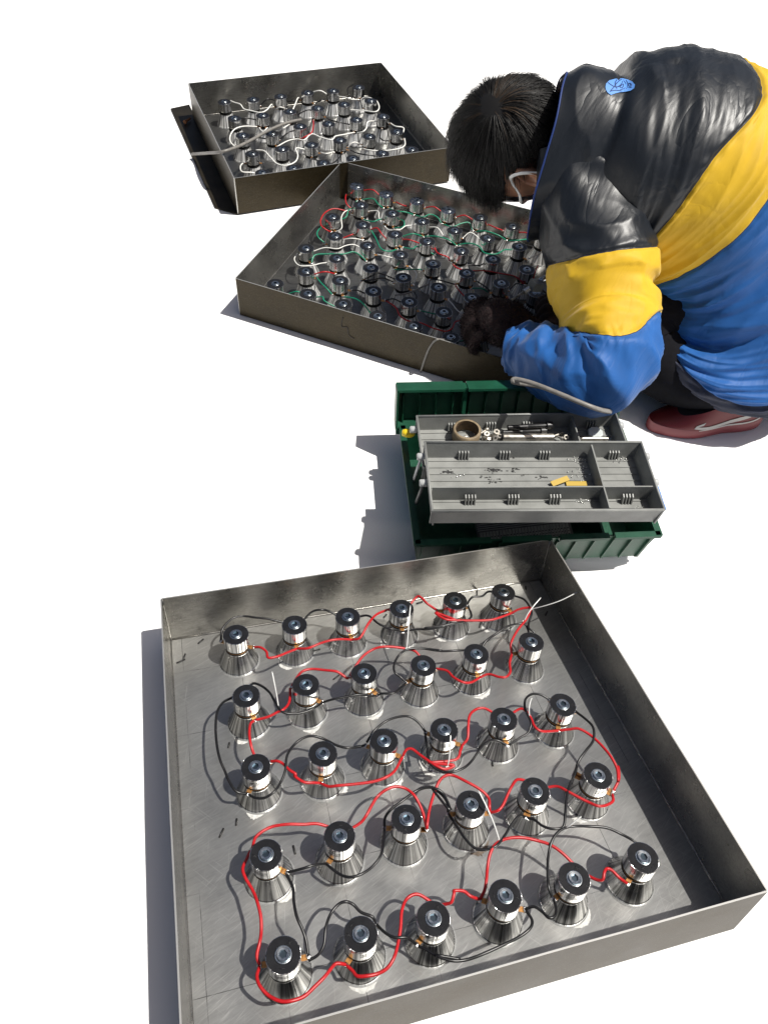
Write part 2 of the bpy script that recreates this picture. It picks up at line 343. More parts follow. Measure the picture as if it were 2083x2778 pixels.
def tray(M, xl, xr, yb, yf, h, label, drop, floor_mat, group):
    root = empty('steel_tray', M); tag(root, label, 'metal tray', group)
    f = MB(); f.box((xl+.0005, yf+.0005, -.002), (xr-.0005, yb-.0005, 0)); f.build('floor', floor_mat, root)
    ms = [MAT['steel_in'], MAT['steel_out_shaded'], MAT['edge']]
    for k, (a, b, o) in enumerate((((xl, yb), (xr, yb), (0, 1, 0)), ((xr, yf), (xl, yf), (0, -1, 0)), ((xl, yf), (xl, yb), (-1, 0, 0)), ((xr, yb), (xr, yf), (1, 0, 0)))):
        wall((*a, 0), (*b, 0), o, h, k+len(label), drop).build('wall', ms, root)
    for x, y in ((xl, yb), (xr, yb), (xl, yf), (xr, yf)):
        sx = 1 if x == xr else -1; sy = 1 if y == yb else -1
        w = MB(); w.tube([(x-sx*.001, y-sy*.001, .001+(h-.003)*i/8) for i in range(9)], .0016, 6); w.build('weld_seam', MAT['steel_in'], root)
    for k in range(4):
        a, b = ((xl, yb), (xr, yb), (xr, yf), (xl, yf), (xl, yb))[k:k+2]
        w = MB(); w.tube([(a[0]+(b[0]-a[0])*i/10, a[1]+(b[1]-a[1])*i/10, .0008) for i in range(11)], .0018, 6)
        w.build('bend', MAT['steel_in'], root)
    return root
GT = 'steel trays of transducers'
FB = (-.1049, .5489, .0691, -.5324); FH = .0986
front_tray = tray(FRONT, *FB, FH, 'large steel tray nearest the camera, full of silver transducers with black end faces', .011, MAT['steel_floor'], GT)
MB_ = (-.0642, .612, .0413, -.5437)
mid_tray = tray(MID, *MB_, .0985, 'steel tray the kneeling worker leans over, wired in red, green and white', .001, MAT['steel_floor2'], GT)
BB = (-.092, .5302, .0629, -.5098)
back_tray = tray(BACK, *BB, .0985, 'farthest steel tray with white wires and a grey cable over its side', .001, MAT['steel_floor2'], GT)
# handwriting on the middle tray
def scribble(parent, M, strokes, name='pen_mark', r=.0007):
    m = MB()
    for s in strokes: m.tube(crom([(a, b, 0) for a, b in s], 5), r, 5, flat=.3)
    return m.build(name, MAT['ink'], parent, M)
wl_in = Matrix.Translation((MB_[0]+.0018, -.10, .045))@Matrix(((0, 0, 1, 0), (1, 0, 0, 0), (0, 1, 0, 0), (0, 0, 0, 1)))
scribble(mid_tray, wl_in, [[(0, 0), (.008, .010), (.002, .018), (-.003, .010), (.008, .001)], [(.014, 0), (.014, .018)], [(.010, .010), (.022, .012)], [(.026, .018), (.036, 0)], [(.036, .018), (.026, 0)], [(.042, .016), (.052, .017), (.046, .002)], [(.056, .004), (.062, .016), (.066, .004)]])
wf_out = Matrix.Translation((.20, MB_[3]-.0032, .06))@Matrix(((1, 0, 0, 0), (0, 0, -1, 0), (0, 1, 0, 0), (0, 0, 0, 1)))
scribble(mid_tray, wf_out, [[(.002, .022), (-.002, .004), (.0, -.006), (.012, -.002), (.016, -.022), (.03, -.028)]], r=.0008)
# painted shadow: a thin dark sheet on the ground left of the farthest tray
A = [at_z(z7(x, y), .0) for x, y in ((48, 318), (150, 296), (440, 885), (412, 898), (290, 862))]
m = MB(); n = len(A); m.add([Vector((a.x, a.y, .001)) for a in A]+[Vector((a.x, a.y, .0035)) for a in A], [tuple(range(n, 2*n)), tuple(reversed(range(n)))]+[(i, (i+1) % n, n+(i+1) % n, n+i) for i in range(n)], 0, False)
m2 = m.build('shadow_sheet', MAT['painted_shadow']); tag(m2, 'dark flat sheet standing in for the shadow left of the farthest tray', 'painted shadow')
# ------------------------------------------------------------ transducers (horn, ring stack, back mass, face, bolt, glue)
H_T = .067; R_H = .0196; R_B = .0305
def bolt_mesh():
    m = MB(); n = 24; ro = .0072; a0 = .0040
    def hexr(a): a = (a+math.pi/6) % (math.pi/3)-math.pi/6; return a0/math.cos(a)
    ring = lambda r, z: [Vector((r*math.cos(2*math.pi*k/n), r*math.sin(2*math.pi*k/n), z)) for k in range(n)]
    hx = lambda z: [Vector((hexr(2*math.pi*k/n)*math.cos(2*math.pi*k/n), hexr(2*math.pi*k/n)*math.sin(2*math.pi*k/n), z)) for k in range(n)]
    m.grid([ring(.0096, .0670), ring(.0096, .0676), ring(.0088, .0679), ring(.0078, .0677)], 0, True)
    m.grid([ring(ro, .0676), ring(ro, .0695), ring(ro-.0005, .0700), hx(.0698)], 0, True, smooth=False)
    m.grid([hx(.0698), hx(.0672)], 1, True, smooth=False)
    h = hx(.0672); m.add(h, [tuple(range(n))], 1, False)
    m.grid([ring(.0079, .0677), ring(ro, .0676)], 1, True)
    return m.mesh('bolt', [MAT['zinc'], MAT['zinc_recess_shade']])
ME = {}
m = MB(); m.lathe_sharp([(R_B-.0006, 0), (R_B, .0006), (R_B, .0038), (R_B-.0008, .0046), (.0190, .0330), (.0184, .0345), (.0184, .0362), (.005, .0362)], 64); ME['horn'] = m.mesh('horn', MAT['alu'])
m = MB(); m.lathe_sharp([(R_B-.0006, 0), (R_B, .0006), (R_B, .0038), (R_B-.0008, .0046), (.0190, .0318), (.0184, .0332), (.0184, .0345), (.005, .0345)], 48); ME['horn_b'] = m.mesh('horn', MAT['alu_satin'])
m = MB()
for a, b in ((.0362, .0400), (.0408, .0446)): m.lathe_sharp([(.010, a), (.0183, a), (.0188, a+.0005), (.0188, b-.0005), (.0183, b), (.010, b)], 40)
ME['piezo_rings'] = m.mesh('piezo_rings', MAT['rubber'])
m = MB()
for a, b in ((.0345, .0380), (.0388, .0422)): m.lathe_sharp([(.010, a), (.0183, a), (.0188, a+.0005), (.0188, b-.0005), (.0183, b), (.010, b)], 40)
ME['piezo_rings_b'] = m.mesh('piezo_rings', MAT['rubber'])
m = MB(); m.lathe_sharp([(.010, .0400), (.0185, .0400), (.0185, .0408), (.010, .0408)], 32); ME['electrode'] = m.mesh('electrode', MAT['brass'])
m = MB(); m.lathe_sharp([(.010, .0447), (.0191, .0447), (R_H, .0452), (R_H, .0664), (.0193, .0669), (.0186, .0670)], 48); ME['back_mass'] = m.mesh('back_mass', MAT['chrome'])
m = MB(); m.lathe_sharp([(.010, .0423), (.0191, .0423), (R_H, .0428), (R_H, .0664), (.0193, .0669), (.0186, .0670)], 48); ME['back_mass_b'] = m.mesh('back_mass', MAT['chrome'])
m = MB(); m.lathe_sharp([(.0189, .0668), (.0187, .0673), (.0100, .0673), (.0097, .0669)], 48); ME['end_face'] = m.mesh('end_face', MAT['face_dark_reflection']); ME['end_face_bright'] = m.mesh('end_face', MAT['chrome'])  # second copy paints a bright reflection on a few faces
ME['bolt'] = bolt_mesh()
m = MB(); m.lathe([(R_B+.0022, .0), (R_B+.0020, .0009), (R_B+.0004, .0018), (R_B-.0003, .0020)], 48); ME['glue_bead'] = m.mesh('glue_bead', MAT['glue'])
m = MB(); m.box((.0180, -.0032, .0400), (.0275, .0032, .0408), 0); m.box((.0270, -.0030, .0380), (.0276, .0030, .0408), 0)
m.ball((.0272, 0, .0410), (.0030, .0038, .0020), 1, 10, 8); m.ball((.0262, .0022, .0416), (.0018, .0020, .0014), 1, 8, 6)
ME['solder_tab'] = m.mesh('solder_tab', [MAT['brass'], MAT['solder']])
# proud marker crosses / dashes on some end faces
m = MB(); m.tube([(.0112, -.0022, .0675), (.0160, .0022, .0675)], .00045, 5, flat=.3); m.tube([(.0112, .0022, .0675), (.0160, -.0022, .0675)], .00045, 5, flat=.3); ME['plus_mark'] = m.mesh('plus_mark', MAT['ink'])
m = MB(); m.tube([(.0136, -.0032, .0675), (.0136, .0032, .0675)], .00045, 5, flat=.3); ME['minus_mark'] = m.mesh('minus_mark', MAT['ink'])
# the tiny engraved type line on the back mass, as dark dashes
m = MB()
for row in range(3):
    a = -.42
    while a < .42:
        w = random.uniform(.02, .07); zc = .0600-row*.0030
        m.grid([[Vector(((R_H+.00012)*math.cos(t), (R_H+.00012)*math.sin(t), z)) for t in np.linspace(a, a+w, 3)] for z in (zc-.0008, zc+.0008)], 0); a += w+.025
ME['engraving'] = m.mesh('engraving', MAT['dark_plastic'])

CENT = {}      # tray name -> list of (root, local centre, row, column)
proto = None
def transducer(tray_key, TM, x, y, rz, label, group, silver=False):
    global proto
    Mw = TM@Matrix.Translation((x, y, 0))@Matrix.Rotation(rz, 4, 'Z')@Matrix.Rotation(random.uniform(-.028, .028), 4, 'X')
    if proto is None:
        r = empty('transducer', Mw)
        for n_ in ('horn', 'piezo_rings', 'electrode', 'back_mass', 'end_face', 'bolt', 'glue_bead'): link(n_, ME[n_], r)
        proto = (r, list(r.children))
        proto = (r, [c for c in bpy.data.objects if c.parent is r])
    else:
        r = proto[0].copy(); col.objects.link(r); r.matrix_world = Mw
        for c in proto[1]:
            d = c.copy(); col.objects.link(d); d.parent = r
            if tray_key != 'front' and c.data.name.split('.')[0] in ('horn', 'piezo_rings', 'back_mass'): d.data = ME[c.data.name.split('.')[0]+'_b']
            if silver and c.data.name.startswith('end_face'): d.data = ME['end_face_bright']
            if c.name.startswith('bolt'): d.rotation_euler.z = random.uniform(0, 1)
    tag(r, label, 'transducer', group)
    return r
front_rows = [[(510, 1370), (635, 1350), (752, 1332), (868, 1315), (983, 1297), (1087, 1280)],
 [(532, 1503), (661, 1480), (789, 1456), (912, 1437), (1028, 1412), (1147, 1388)],
 [(554, 1656), (696, 1630), (831, 1601), (962, 1576), (1088, 1553), (1213, 1522)],
 [(576, 1845), (735, 1808), (879, 1770), (1018, 1738), (1155, 1707), (1290, 1673)],
 [(612, 2060), (780, 2020), (938, 1983), (1092, 1937), (1240, 1895), (1388, 1853)]]
def local_at(TM, p, zl):
    o = TM@Vector((0, 0, zl)); n = (TM.to_3x3()@Vector((0, 0, 1)))
    return TM.inverted()@at_plane(p, tuple(o), tuple(n))
ROWN = ['back row', 'second row', 'third row', 'fourth row', 'front row']
side = lambda j, n: ORD[j+1]+' from left'
CENT['front'] = []
for i, row in enumerate(front_rows):
    for j, (px, py) in enumerate(row):
        q = local_at(FRONT, (px*2083/1659, py*2083/1659), H_T)
        r = transducer('front', FRONT, q.x, q.y, random.uniform(0, 6.28), 'silver cone transducer, %s in the %s of the nearest tray' % (side(j, 6), ROWN[i]), 'transducers in the nearest tray')
        CENT['front'].append((r, q.x, q.y, '%s of %s' % (ORD[j+1], ROWN[i])))
        if random.random() < .45: link('engraving', ME['engraving'], r, Matrix.Rotation(-1.4-r.matrix_world.to_euler().z+random.uniform(-.5, .5), 4, 'Z'))
        if i >= 3:
            link('plus_mark', ME['plus_mark'], r, Matrix.Rotation(random.uniform(0, 6), 4, 'Z')); link('minus_mark', ME['minus_mark'], r, Matrix.Rotation(random.uniform(0, 6), 4, 'Z'))
mid_rows = [
 [(612, 150), (757, 188), (903, 220), (1050, 265), (1205, 300), (1357, 342), (1505, 390)],
 [(632, 240), (783, 280), (927, 320), (1082, 362), (1237, 400), (1393, 440)],
 [(497, 298), (645, 335), (797, 380), (950, 415), (1113, 460), (1265, 500), (1428, 548)],
 [(510, 390), (665, 435), (820, 478), (980, 522), (1140, 567), (1305, 615), (1472, 660)],
 [(370, 448), (520, 495), (680, 542), (838, 587), (1005, 635), (1168, 685)],
 [(373, 558), (535, 602), (697, 652), (865, 705), (1032, 752), (1205, 800)],
 [(225, 618), (380, 665), (548, 715), (715, 770), (890, 822), (1068, 875)]]
MROW = ['back row', 'second row', 'third row', 'fourth row', 'fifth row', 'sixth row', 'front row']
CENT['mid'] = []
for i, row in enumerate(mid_rows):
    for j, p in enumerate(row):
        q = local_at(MID, z6(*p), H_T)
        if q.x > MB_[1]-.04: continue
        q.y = max(MB_[3]+.036, min(MB_[2]-.036, q.y)); q.x = max(MB_[0]+.036, q.x)
        r = transducer('mid', MID, q.x, q.y, random.uniform(0, 6.28), 'transducer in the tray under the worker, %s in its %s' % (side(j, 7), MROW[i]), 'transducers in the middle tray', i == 0 and j < 4)
        CENT['mid'].append((r, q.x, q.y, '%s of %s' % (ORD[j+1], MROW[i])))
back_rows = [[(344, 275), (500, 262), (648, 245), (795, 225), (937, 215), (1078, 195)], [(395, 365), (552, 350), (703, 330), (853, 310), (1000, 290), (1145, 270)],
 [(440, 460), (605, 450), (760, 410), (912, 395), (1065, 375), (1212, 355)], [(495, 560), (658, 535), (820, 512), (977, 485), (1135, 465), (1290, 440)],
 [(550, 665), (720, 640), (885, 612), (1047, 585), (1205, 558), (1370, 535)]]
CENT['back'] = []
for i, row in enumerate(back_rows):
    for j, p in enumerate(row):
        q = local_at(BACK, z7(*p), H_T); q.y = max(BB[3]+.036, q.y)
        r = transducer('back', BACK, q.x, q.y, random.uniform(0, 6.28), 'transducer in the farthest tray, %s in its %s' % (side(j, 6), ROWN[i]), 'transducers in the farthest tray')
        CENT['back'].append((r, q.x, q.y, '%s of %s' % (ORD[j+1], ROWN[i])))

# dried glue smeared round some bases of the nearest tray
for k, (r, x, y, nm) in enumerate(CENT['front']):
    if k not in (0, 1, 3, 4, 5, 6, 7, 8, 10, 12, 13, 14, 15, 18, 21, 23, 25, 28): continue
    a0 = random.uniform(3.6, 5.6); w = random.uniform(.5, 1.1); m = MB(); N_ = 22; A = []; B = []
    for i in range(N_):
        a = a0-w/2+w*i/(N_-1); e = math.sin(math.pi*i/(N_-1)); A.append((.0325*math.cos(a), .0325*math.sin(a), .0008))
        q = .0325+e*(.004+.007*abs(nz(a*9, k, 0, 60)))+.0008; B.append((q*math.cos(a), q*math.sin(a), .0004))
    m.grid([A, B], 0); o = m.build('glue_smear', MAT['stain'] if k in (21,) else MAT['smear'], r, r.matrix_world.inverted()@FRONT@Matrix.Translation((x, y, 0)))
# ------------------------------------------------------------ wires: each length between two solder tabs is a wire of its own
ZF = {'1': z1, '2': z2, '3': z3, '4': z4, '6': z6, '7': z7}
def parse(s):
    out = []; cur = None
    for tok in s.split():
        if ':' in tok: cur, tok = tok.split(':')
        x, y = tok.split(','); out.append(ZF[cur](float(x), float(y)))
    return out
used_labels = {}
def nearest(key, q):
    return min(CENT[key], key=lambda c: (c[1]-q.x)**2+(c[2]-q.y)**2)
TRAYN = {'front': 'nearest tray', 'mid': 'middle tray', 'back': 'farthest tray'}
def wire(key, TM, s, color, name='wire', zl=.0435, lift=.010, rad=.00155, tabs=(1, 1)):
    P = [local_at(TM, p, zl) for p in parse(s)]
    n = len(P)
    # keep this pixel path but lift the middle: re-project each point on a slightly higher plane
    pp = parse(s); Q = []
    for i, p in enumerate(pp):
        t = i/max(1, n-1); z = zl+lift*math.sin(math.pi*t)+.0015*math.sin(i*2.1+len(s))
        Q.append(local_at(TM, p, z))
    a, b = nearest(key, Q[0]), nearest(key, Q[-1])
    # push wire points out of the heads so that nothing cuts through a cylinder
    for i, q in enumerate(Q):
        for c in (a, b):
            d = math.hypot(q.x-c[1], q.y-c[2])
            if d < .0225 and i not in (0, n-1) and d > 1e-5:
                k = .0225/d; q.x = c[1]+(q.x-c[1])*k; q.y = c[2]+(q.y-c[2])*k
    ends = []
    for e, c, on in ((0, a, tabs[0]), (-1, b, tabs[1])):
        q = Q[e]; d = math.hypot(q.x-c[1], q.y-c[2])
        if on and d < .055:
            ang = math.atan2(q.y-c[2], q.x-c[1]); q.x = c[1]+.0272*math.cos(ang); q.y = c[2]+.0272*math.sin(ang); q.z = .0415
            R = (TM.inverted()@c[0].matrix_world).to_euler().z if False else None
            ends.append((c, ang))
    pts = crom(Q, 5)
    m = MB(); m.tube(pts, rad, 8)
    o = m.build(name, MAT[color]); o.matrix_world = TM
    cn = {'grey_cable': 'grey'}.get(color, color)
    lab = '%s wire from %s to %s, %s' % (cn, a[3], b[3], TRAYN[key]) if a is not b else '%s wire looping beside %s, %s' % (cn, a[3], TRAYN[key])
    k = used_labels.get(lab, 0); used_labels[lab] = k+1
    if k: lab = ['', 'lower ', 'shorter ', 'last '][min(k, 3)]+lab
    tag(o, lab, 'wire', '%s wires in the %s' % (cn, TRAYN[key]))
    for c, ang in ends:
        key2 = (c[0].name, round(ang/.5))
        if key2 in tabs_done: continue
        tabs_done.add(key2)
        ML = c[0].matrix_world.inverted()@TM@Matrix.Translation((c[1], c[2], 0))@Matrix.Rotation(ang, 4, 'Z')
        link('solder_tab', ME['solder_tab'], c[0], ML)
    return o
tabs_done = set()
bpy.context.view_layer.update()
FW_RED = ['1:575,612 600,618 630,640 640,672 690,665 740,645 795,630', '1:795,630 850,622 910,598 970,580 1030,574 1085,578',
 '1:1085,578 1120,570 1140,545 1170,490 1210,445 1260,422 1290,412', '1:1400,362 1425,350 1450,355 1480,385 1515,420',
 '1:1525,425 1540,450 1580,468 1630,472 2:55,395 100,425 160,432 300,432 360,420 425,392', '2:425,392 450,382 490,372 515,378 490,430 450,480 420,540 418,590',
 '2:418,590 412,640 415,680 395,705 360,705 310,692 265,708', '2:265,708 225,732 185,730 140,705 110,675 60,657',
 '1:1465,655 1420,640 1370,625 1300,615 1240,615 1190,630 1140,665 1100,720 1085,775', '1:1075,775 1055,780 1035,765 1000,745 940,738 870,732 820,745 790,780 765,820',
 '1:760,830 755,880 745,920 715,950 690,960 640,985 580,1010', '1:570,1015 545,1025 540,1080 550,1140 570,1190',
 '1:650,1218 690,1220 720,1235 750,1265 785,1288 3:780,50 830,82 880,85 915,88', '3:915,88 960,105 1010,100 1100,92 1200,78 1270,52 1310,20 1:1340,1215 1355,1190',
 '1:1355,1190 1370,1160 1400,1155 1440,1185 1490,1220 1540,1250 1580,1262 1620,1240 2:22,1120 150,1105 175,1060 190,1030', '2:190,1030 210,1000 213,940 220,890 250,862 290,856 330,858',
 '2:430,852 470,858 510,895 530,940 560,965 600,968 650,960', '2:650,960 700,958 745,955 800,985 850,1030 900,1090 930,1150 935,1210 4:935,0 938,60 930,120',
 '4:925,135 910,165 880,185 840,190 790,170 740,145 690,118 640,95 600,85', '4:490,48 450,62 425,90 400,140 380,185 355,212 325,220', '4:325,220 315,190 310,150 270,110 200,70 140,42 100,45 70,75 45,140 25,210 15,280 10,300',
 '3:1470,325 1460,250 1435,190 1410,150 1370,118 1320,105 1270,118 1220,155 1190,200 1160,255 1130,295 1085,318', '3:965,308 900,302 830,305 740,305 660,318 605,345 570,380 548,425',
 '3:545,445 525,490 505,540 520,590 555,650 580,710 600,790 603,870 595,930 580,1000 578,1050', '3:578,1060 580,1110 595,1160 640,1210 700,1240 760,1240 830,1215 890,1160 940,1110 990,1048 1020,1042 1045,1050',
 '3:1050,1058 1085,1080 1110,1108 1160,1108 1220,1095 1270,1065 1305,1010 1325,940 1340,850 1345,770 1365,710 1400,680 1440,678 1500,698',
 '3:1560,722 1590,725 1610,715 1622,670 4:145,598 190,600 225,625 265,638', '4:265,638 290,600 300,550 305,490 315,430 335,385 365,360 410,345 470,342 540,355 610,378 670,420 730,462', '4:795,510 830,545 860,545 868,510 880,492 905,500 940,535 975,568']
FW_BLACK = ['1:388,575 395,530 420,490 460,460 510,452 580,460 650,468 725,470', '1:825,462 870,430 920,418 960,425 1000,435', '1:1128,440 1170,450 1220,490 1270,515 1300,522 1350,520',
 '1:1350,520 1420,522 1500,520 1580,505 2:0,470 80,460 150,445 200,435 228,410 230,355', '2:232,345 222,330 240,318 280,315 305,295 330,285', '2:440,290 480,330 510,370 518,400 505,440 505,470 530,490 545,510',
 '2:520,500 490,455 450,450 400,462 350,495 300,530 280,548', '2:215,560 150,578 80,580 0,568 1:1560,635 1480,625 1420,622 1370,630 1330,660 1305,710 1310,750 1340,775 1385,788',
 '1:1375,795 1330,840 1300,860 1240,862 1205,855', '1:1200,860 1120,868 1050,880 980,893 935,905', '1:930,908 890,935 840,958 770,970 710,955 675,905 650,860 610,825 560,808 520,815',
 '1:445,875 400,910 370,960 362,1040 368,1130 385,1210 410,1270 3:430,70 470,130 525,152', '3:530,158 570,165 620,165 670,135 705,85 730,20 1:740,1190 780,1130 830,1095 880,1087 940,1105 1000,1135 1060,1150 1110,1145 1150,1130',
 '1:1155,1115 1200,1060 1260,1010 1330,985 1390,985 1440,1020 1465,1060', '1:1465,1065 1475,1120 1490,1190 2:15,1060 30,1120 70,1155 130,1165 190,1145 230,1110 265,1060 300,1020 350,1010 395,1008', '2:400,1008 460,1000 500,975 515,930 500,890 485,850 490,810 520,788 560,790 605,805',
 '2:725,870 780,910 815,950 815,1010 780,1060 745,1110 730,1165', '2:728,1175 710,1220 4:735,0 725,40 700,90 685,160 680,230 670,290 620,300 570,285 530,255 500,235', '4:490,235 460,235 420,280 390,330 350,380 300,400 250,395 200,350 160,290 125,225',
 '4:122,215 110,170 80,130 40,105 3:1600,230 1570,150 1530,118 1480,110 1420,130 1350,180 1290,225 1258,270 1250,315', '3:1250,325 1250,400 1235,470 1190,530 1130,570 1070,585 1020,570 970,535 945,520', '3:938,520 880,522 820,540 755,560',
 '3:750,570 770,640 775,710 790,790 820,860 840,920 845,1000', '3:860,1020 905,995 935,940 945,850 970,780 1010,730 1050,715 1090,730 1130,770 1190,795 1215,820', '3:1215,830 1260,880 1310,905 1370,905 1430,932',
 '3:1440,940 1470,965 1540,1005 1600,1020 1655,1020 4:60,910 130,935 200,932 280,905 380,860 460,820 510,780 520,740 498,690', '4:500,685 530,675 570,700 600,728 630,720 635,680 625,635', '4:620,625 600,580 595,500 600,420 620,350 660,305 720,288 800,288 880,295 950,325 1010,358 1045,378']
for s in FW_RED: wire('front', FRONT, s, 'red', rad=.0020)
for s in FW_BLACK: wire('front', FRONT, s, 'black', rad=.0018)
MW = {'red': ['650,158 690,168 730,195', '790,220 830,240 868,245', '937,245 985,250 1020,260', '1085,292 1130,290 1170,300', '1240,325 1280,350 1325,360', '1393,362 1430,375 1485,380', '580,180 560,205 565,235 595,255',
  '560,262 510,258 465,275 442,310 445,340 470,360 490,362', '540,385 590,382 612,375', '685,345 710,350 730,375 760,395', '830,398 870,408 915,405', '985,440 1000,470 1050,490 1070,500', '1065,520 1100,545 1160,555 1230,555 1300,568 1370,582 1420,635', '1480,530 1455,570 1445,600', '420,548 460,560 505,575', '1075,610 1095,640 1135,665', '1210,682 1260,692 1310,695 1345,680', '792,690 800,730 820,770 860,795 920,805 980,830 1040,845 1070,830 1085,800 1115,797 1140,820', '1145,845 1165,875 1200,888'],
 'green': ['640,208 690,210 715,235 740,245', '770,255 810,270 850,275 885,280', '890,290 930,298 965,285 1000,300 1025,315', '1030,320 1070,345 1110,330 1150,325 1178,350', '1185,358 1230,365 1290,385 1335,395', '1340,400 1380,410 1420,405 1460,375', '615,215 600,250 575,265 560,300 520,300', '440,330 425,370 430,395 470,415', '650,310 690,320 720,310 745,300', '695,350 705,400 730,450 770,462 805,445', '830,370 880,378 930,380', '935,382 990,390 1050,405 1085,415', '1090,420 1130,425 1165,425 1200,440 1225,470 1280,475 1320,455 1350,440', '820,300 840,320 835,345 800,362', '405,520 415,480 480,475 550,475 600,465 640,490 655,520', '420,575 440,610 470,640 510,650', '285,660 330,655 360,662', '425,665 450,680 460,700 510,715', '780,555 830,550 900,548 940,545', '1175,640 1210,640 1240,650', '920,740 990,750', '1085,895 1150,890 1170,915', '840,435 880,450 920,440 960,455', '560,690 610,690 650,720 690,760'],
 'white': ['690,252 715,270 720,300 738,320', '595,255 560,270 540,300 542,350 520,375', '735,340 770,360 820,358 850,340 895,328', '960,335 1000,350 1035,385', '1115,390 1160,372 1205,385', '408,448 460,445 520,450 560,435 600,430 635,432', '335,468 315,500 340,530 400,530 440,520 490,510', '705,470 750,485 795,495', '880,530 900,570 920,610', '1075,690 1075,720 1095,745 1130,765 1170,780', '1430,492 1480,475 1510,480', '550,385 590,400 640,420'],
 'black': ['700,565 760,580 805,590', '742,690 790,690 840,700', '575,640 620,650 660,660', '960,605 1010,600 1060,620', '1090,560 1140,530 1200,530 1240,520', '1200,590 1240,640 1280,650', '385,420 395,380 420,350 455,330', '880,640 900,680 880,705', '1340,640 1370,620 1400,600', '640,590 680,600 740,590 790,600']}
for c, L_ in MW.items():
    for s in L_: wire('mid', MID, '6:'+s, c, rad=.0013 if c == 'white' else .0017, zl=.046, lift=.008)
BW = {'white': ['375,270 400,280 430,290 450,315 490,325 540,335 575,320 600,290 625,285', '630,300 650,305 690,318', '700,325 730,290 745,255 770,250', '828,222 870,215 905,225', '968,240 1000,250 1040,262 1080,258', '1095,260 1115,250 1150,258 1180,275 1190,310 1170,330 1110,325 1035,300', '510,405 450,410 400,425 375,460 375,495 405,510', '520,420 555,440 590,430', '650,525 690,490 740,480 780,485 820,452 870,470 930,485 950,465 1000,455 1040,445', '1070,445 1100,440 1120,420 1130,385 1180,372', '1250,385 1280,410 1325,420 1325,450', '1330,470 1330,515 1290,535 1200,545 1130,540 1095,525', '1005,515 1050,498 1090,495', '460,600 430,630 440,660 500,665 540,662', '515,540 560,545 590,575 630,615 680,625 730,605 745,570 735,530 780,518', '860,545 900,560 945,540', '690,405 650,430 620,440'],
 'black': ['380,370 450,365 515,355', '540,285 580,260 615,250', '685,262 720,270 765,258', '830,272 880,265 910,258', '1050,180 1020,200 1020,230 1040,250', '1090,262 1095,290 1120,300', '885,345 910,370 960,385 1020,375', '740,330 800,320 835,315', '650,470 700,440 745,420', '1030,530 1080,560 1150,570 1190,562', '820,590 880,605 940,610 1000,565', '1200,430 1195,470 1220,490 1260,480', '575,600 560,640 520,660', '450,490 500,470 560,460'],
 'red': ['810,380 830,405 820,445 780,470 750,485']}
for c, L_ in BW.items():
    for s in L_: wire('back', BACK, '7:'+s, c, rad=.0019, zl=.047, lift=.008)

# grey cables
def cable(name, pts, rad, label, cat='cable', color='grey_cable', n=10):
    m = MB(); m.tube(crom(pts, 8), rad, n); return tag(m.build(name, MAT[color]), label, cat)
bk = lambda x, y, z: BACK@local_at(BACK, z7(x, y), z)
cable('cable', [bk(166, 563, .0085), bk(200, 561, .026), bk(255, 557, .070), bk(330, 550, .107), bk(420, 520, .100), bk(500, 480, .085), bk(580, 435, .078), bk(660, 400, .074), bk(720, 382, .068), bk(762, 374, .060)], .0042, 'thick grey cable lying over the side of the farthest tray')
md = lambda x, y, z: MID@local_at(MID, z6(x, y), z)
cable('cable', [md(1055, 888, .062), md(1022, 885, .085), md(1000, 884, .1005)]+[at_plane(z6(x, y), MID@Vector((0, -.5490, 0)), MID.to_3x3()@Vector((0, -1, 0))) for x, y in ((980, 897), (958, 930), (940, 975), (925, 1020), (915, 1045))], .0022, 'thin grey lead hanging over the front wall of the middle tray', color='grey_cable')
cable('cable', [md(795, 672, .066), md(830, 668, .068), md(870, 658, .068), md(920, 636, .068), md(955, 620, .066)], .0021, 'thin grey lead lying across the middle tray wires')

# nylon ties
def tie(pts, label):
    m = MB(); m.tube(crom(pts, 6), [.0010]*6*(len(pts)-1)+[.0005], 6, flat=.45)
    m.box((-.0022, -.0018, -.0022), (.0022, .0018, .0022), 0, Matrix.Translation(pts[0]))
    tag(m.build('cable_tie', MAT['nylon']), label, 'cable tie', 'nylon ties on the nearest tray wires')
fr = lambda f, x, y, z: FRONT@local_at(FRONT, f(x, y), z)
tie([fr(z2, 515, 378, .050), fr(z2, 580, 362, .066), fr(z2, 660, 335, .078), fr(z2, 745, 292, .085)], 'long white cable tie pointing to the right wall of the nearest tray')
tie([fr(z2, 480, 440, .050), fr(z2, 500, 400, .062), fr(z2, 530, 360, .07), fr(z2, 563, 322, .075)], 'shorter white cable tie beside the long one at the back right corner')
tie([fr(z1, 697, 955, .048), fr(z1, 688, 890, .062), fr(z1, 675, 820, .078), fr(z1, 660, 745, .09)], 'upright white cable tie between the left ends of the second row')
tie([fr(z1, 1372, 628, .05), fr(z1, 1378, 560, .064), fr(z1, 1384, 480, .078), fr(z1, 1392, 395, .088)], 'white cable tie standing before the fourth transducer of the back row')
tie([fr(z2, 112, 1145, .05), fr(z2, 122, 1090, .064), fr(z2, 126, 1030, .076), fr(z2, 128, 985, .082)], 'white cable tie standing before the fourth transducer of the third row')
tie([fr(z4, 365, 360, .05), fr(z4, 335, 270, .066), fr(z4, 300, 190, .078), fr(z4, 262, 115, .088)], 'long white cable tie leaning on the fourth row of the nearest tray')
tie([fr(z4, 672, 298, .05), fr(z4, 700, 285, .058), fr(z4, 730, 262, .064), fr(z4, 758, 240, .068)], 'short white cable tie on black wires below the fourth row')
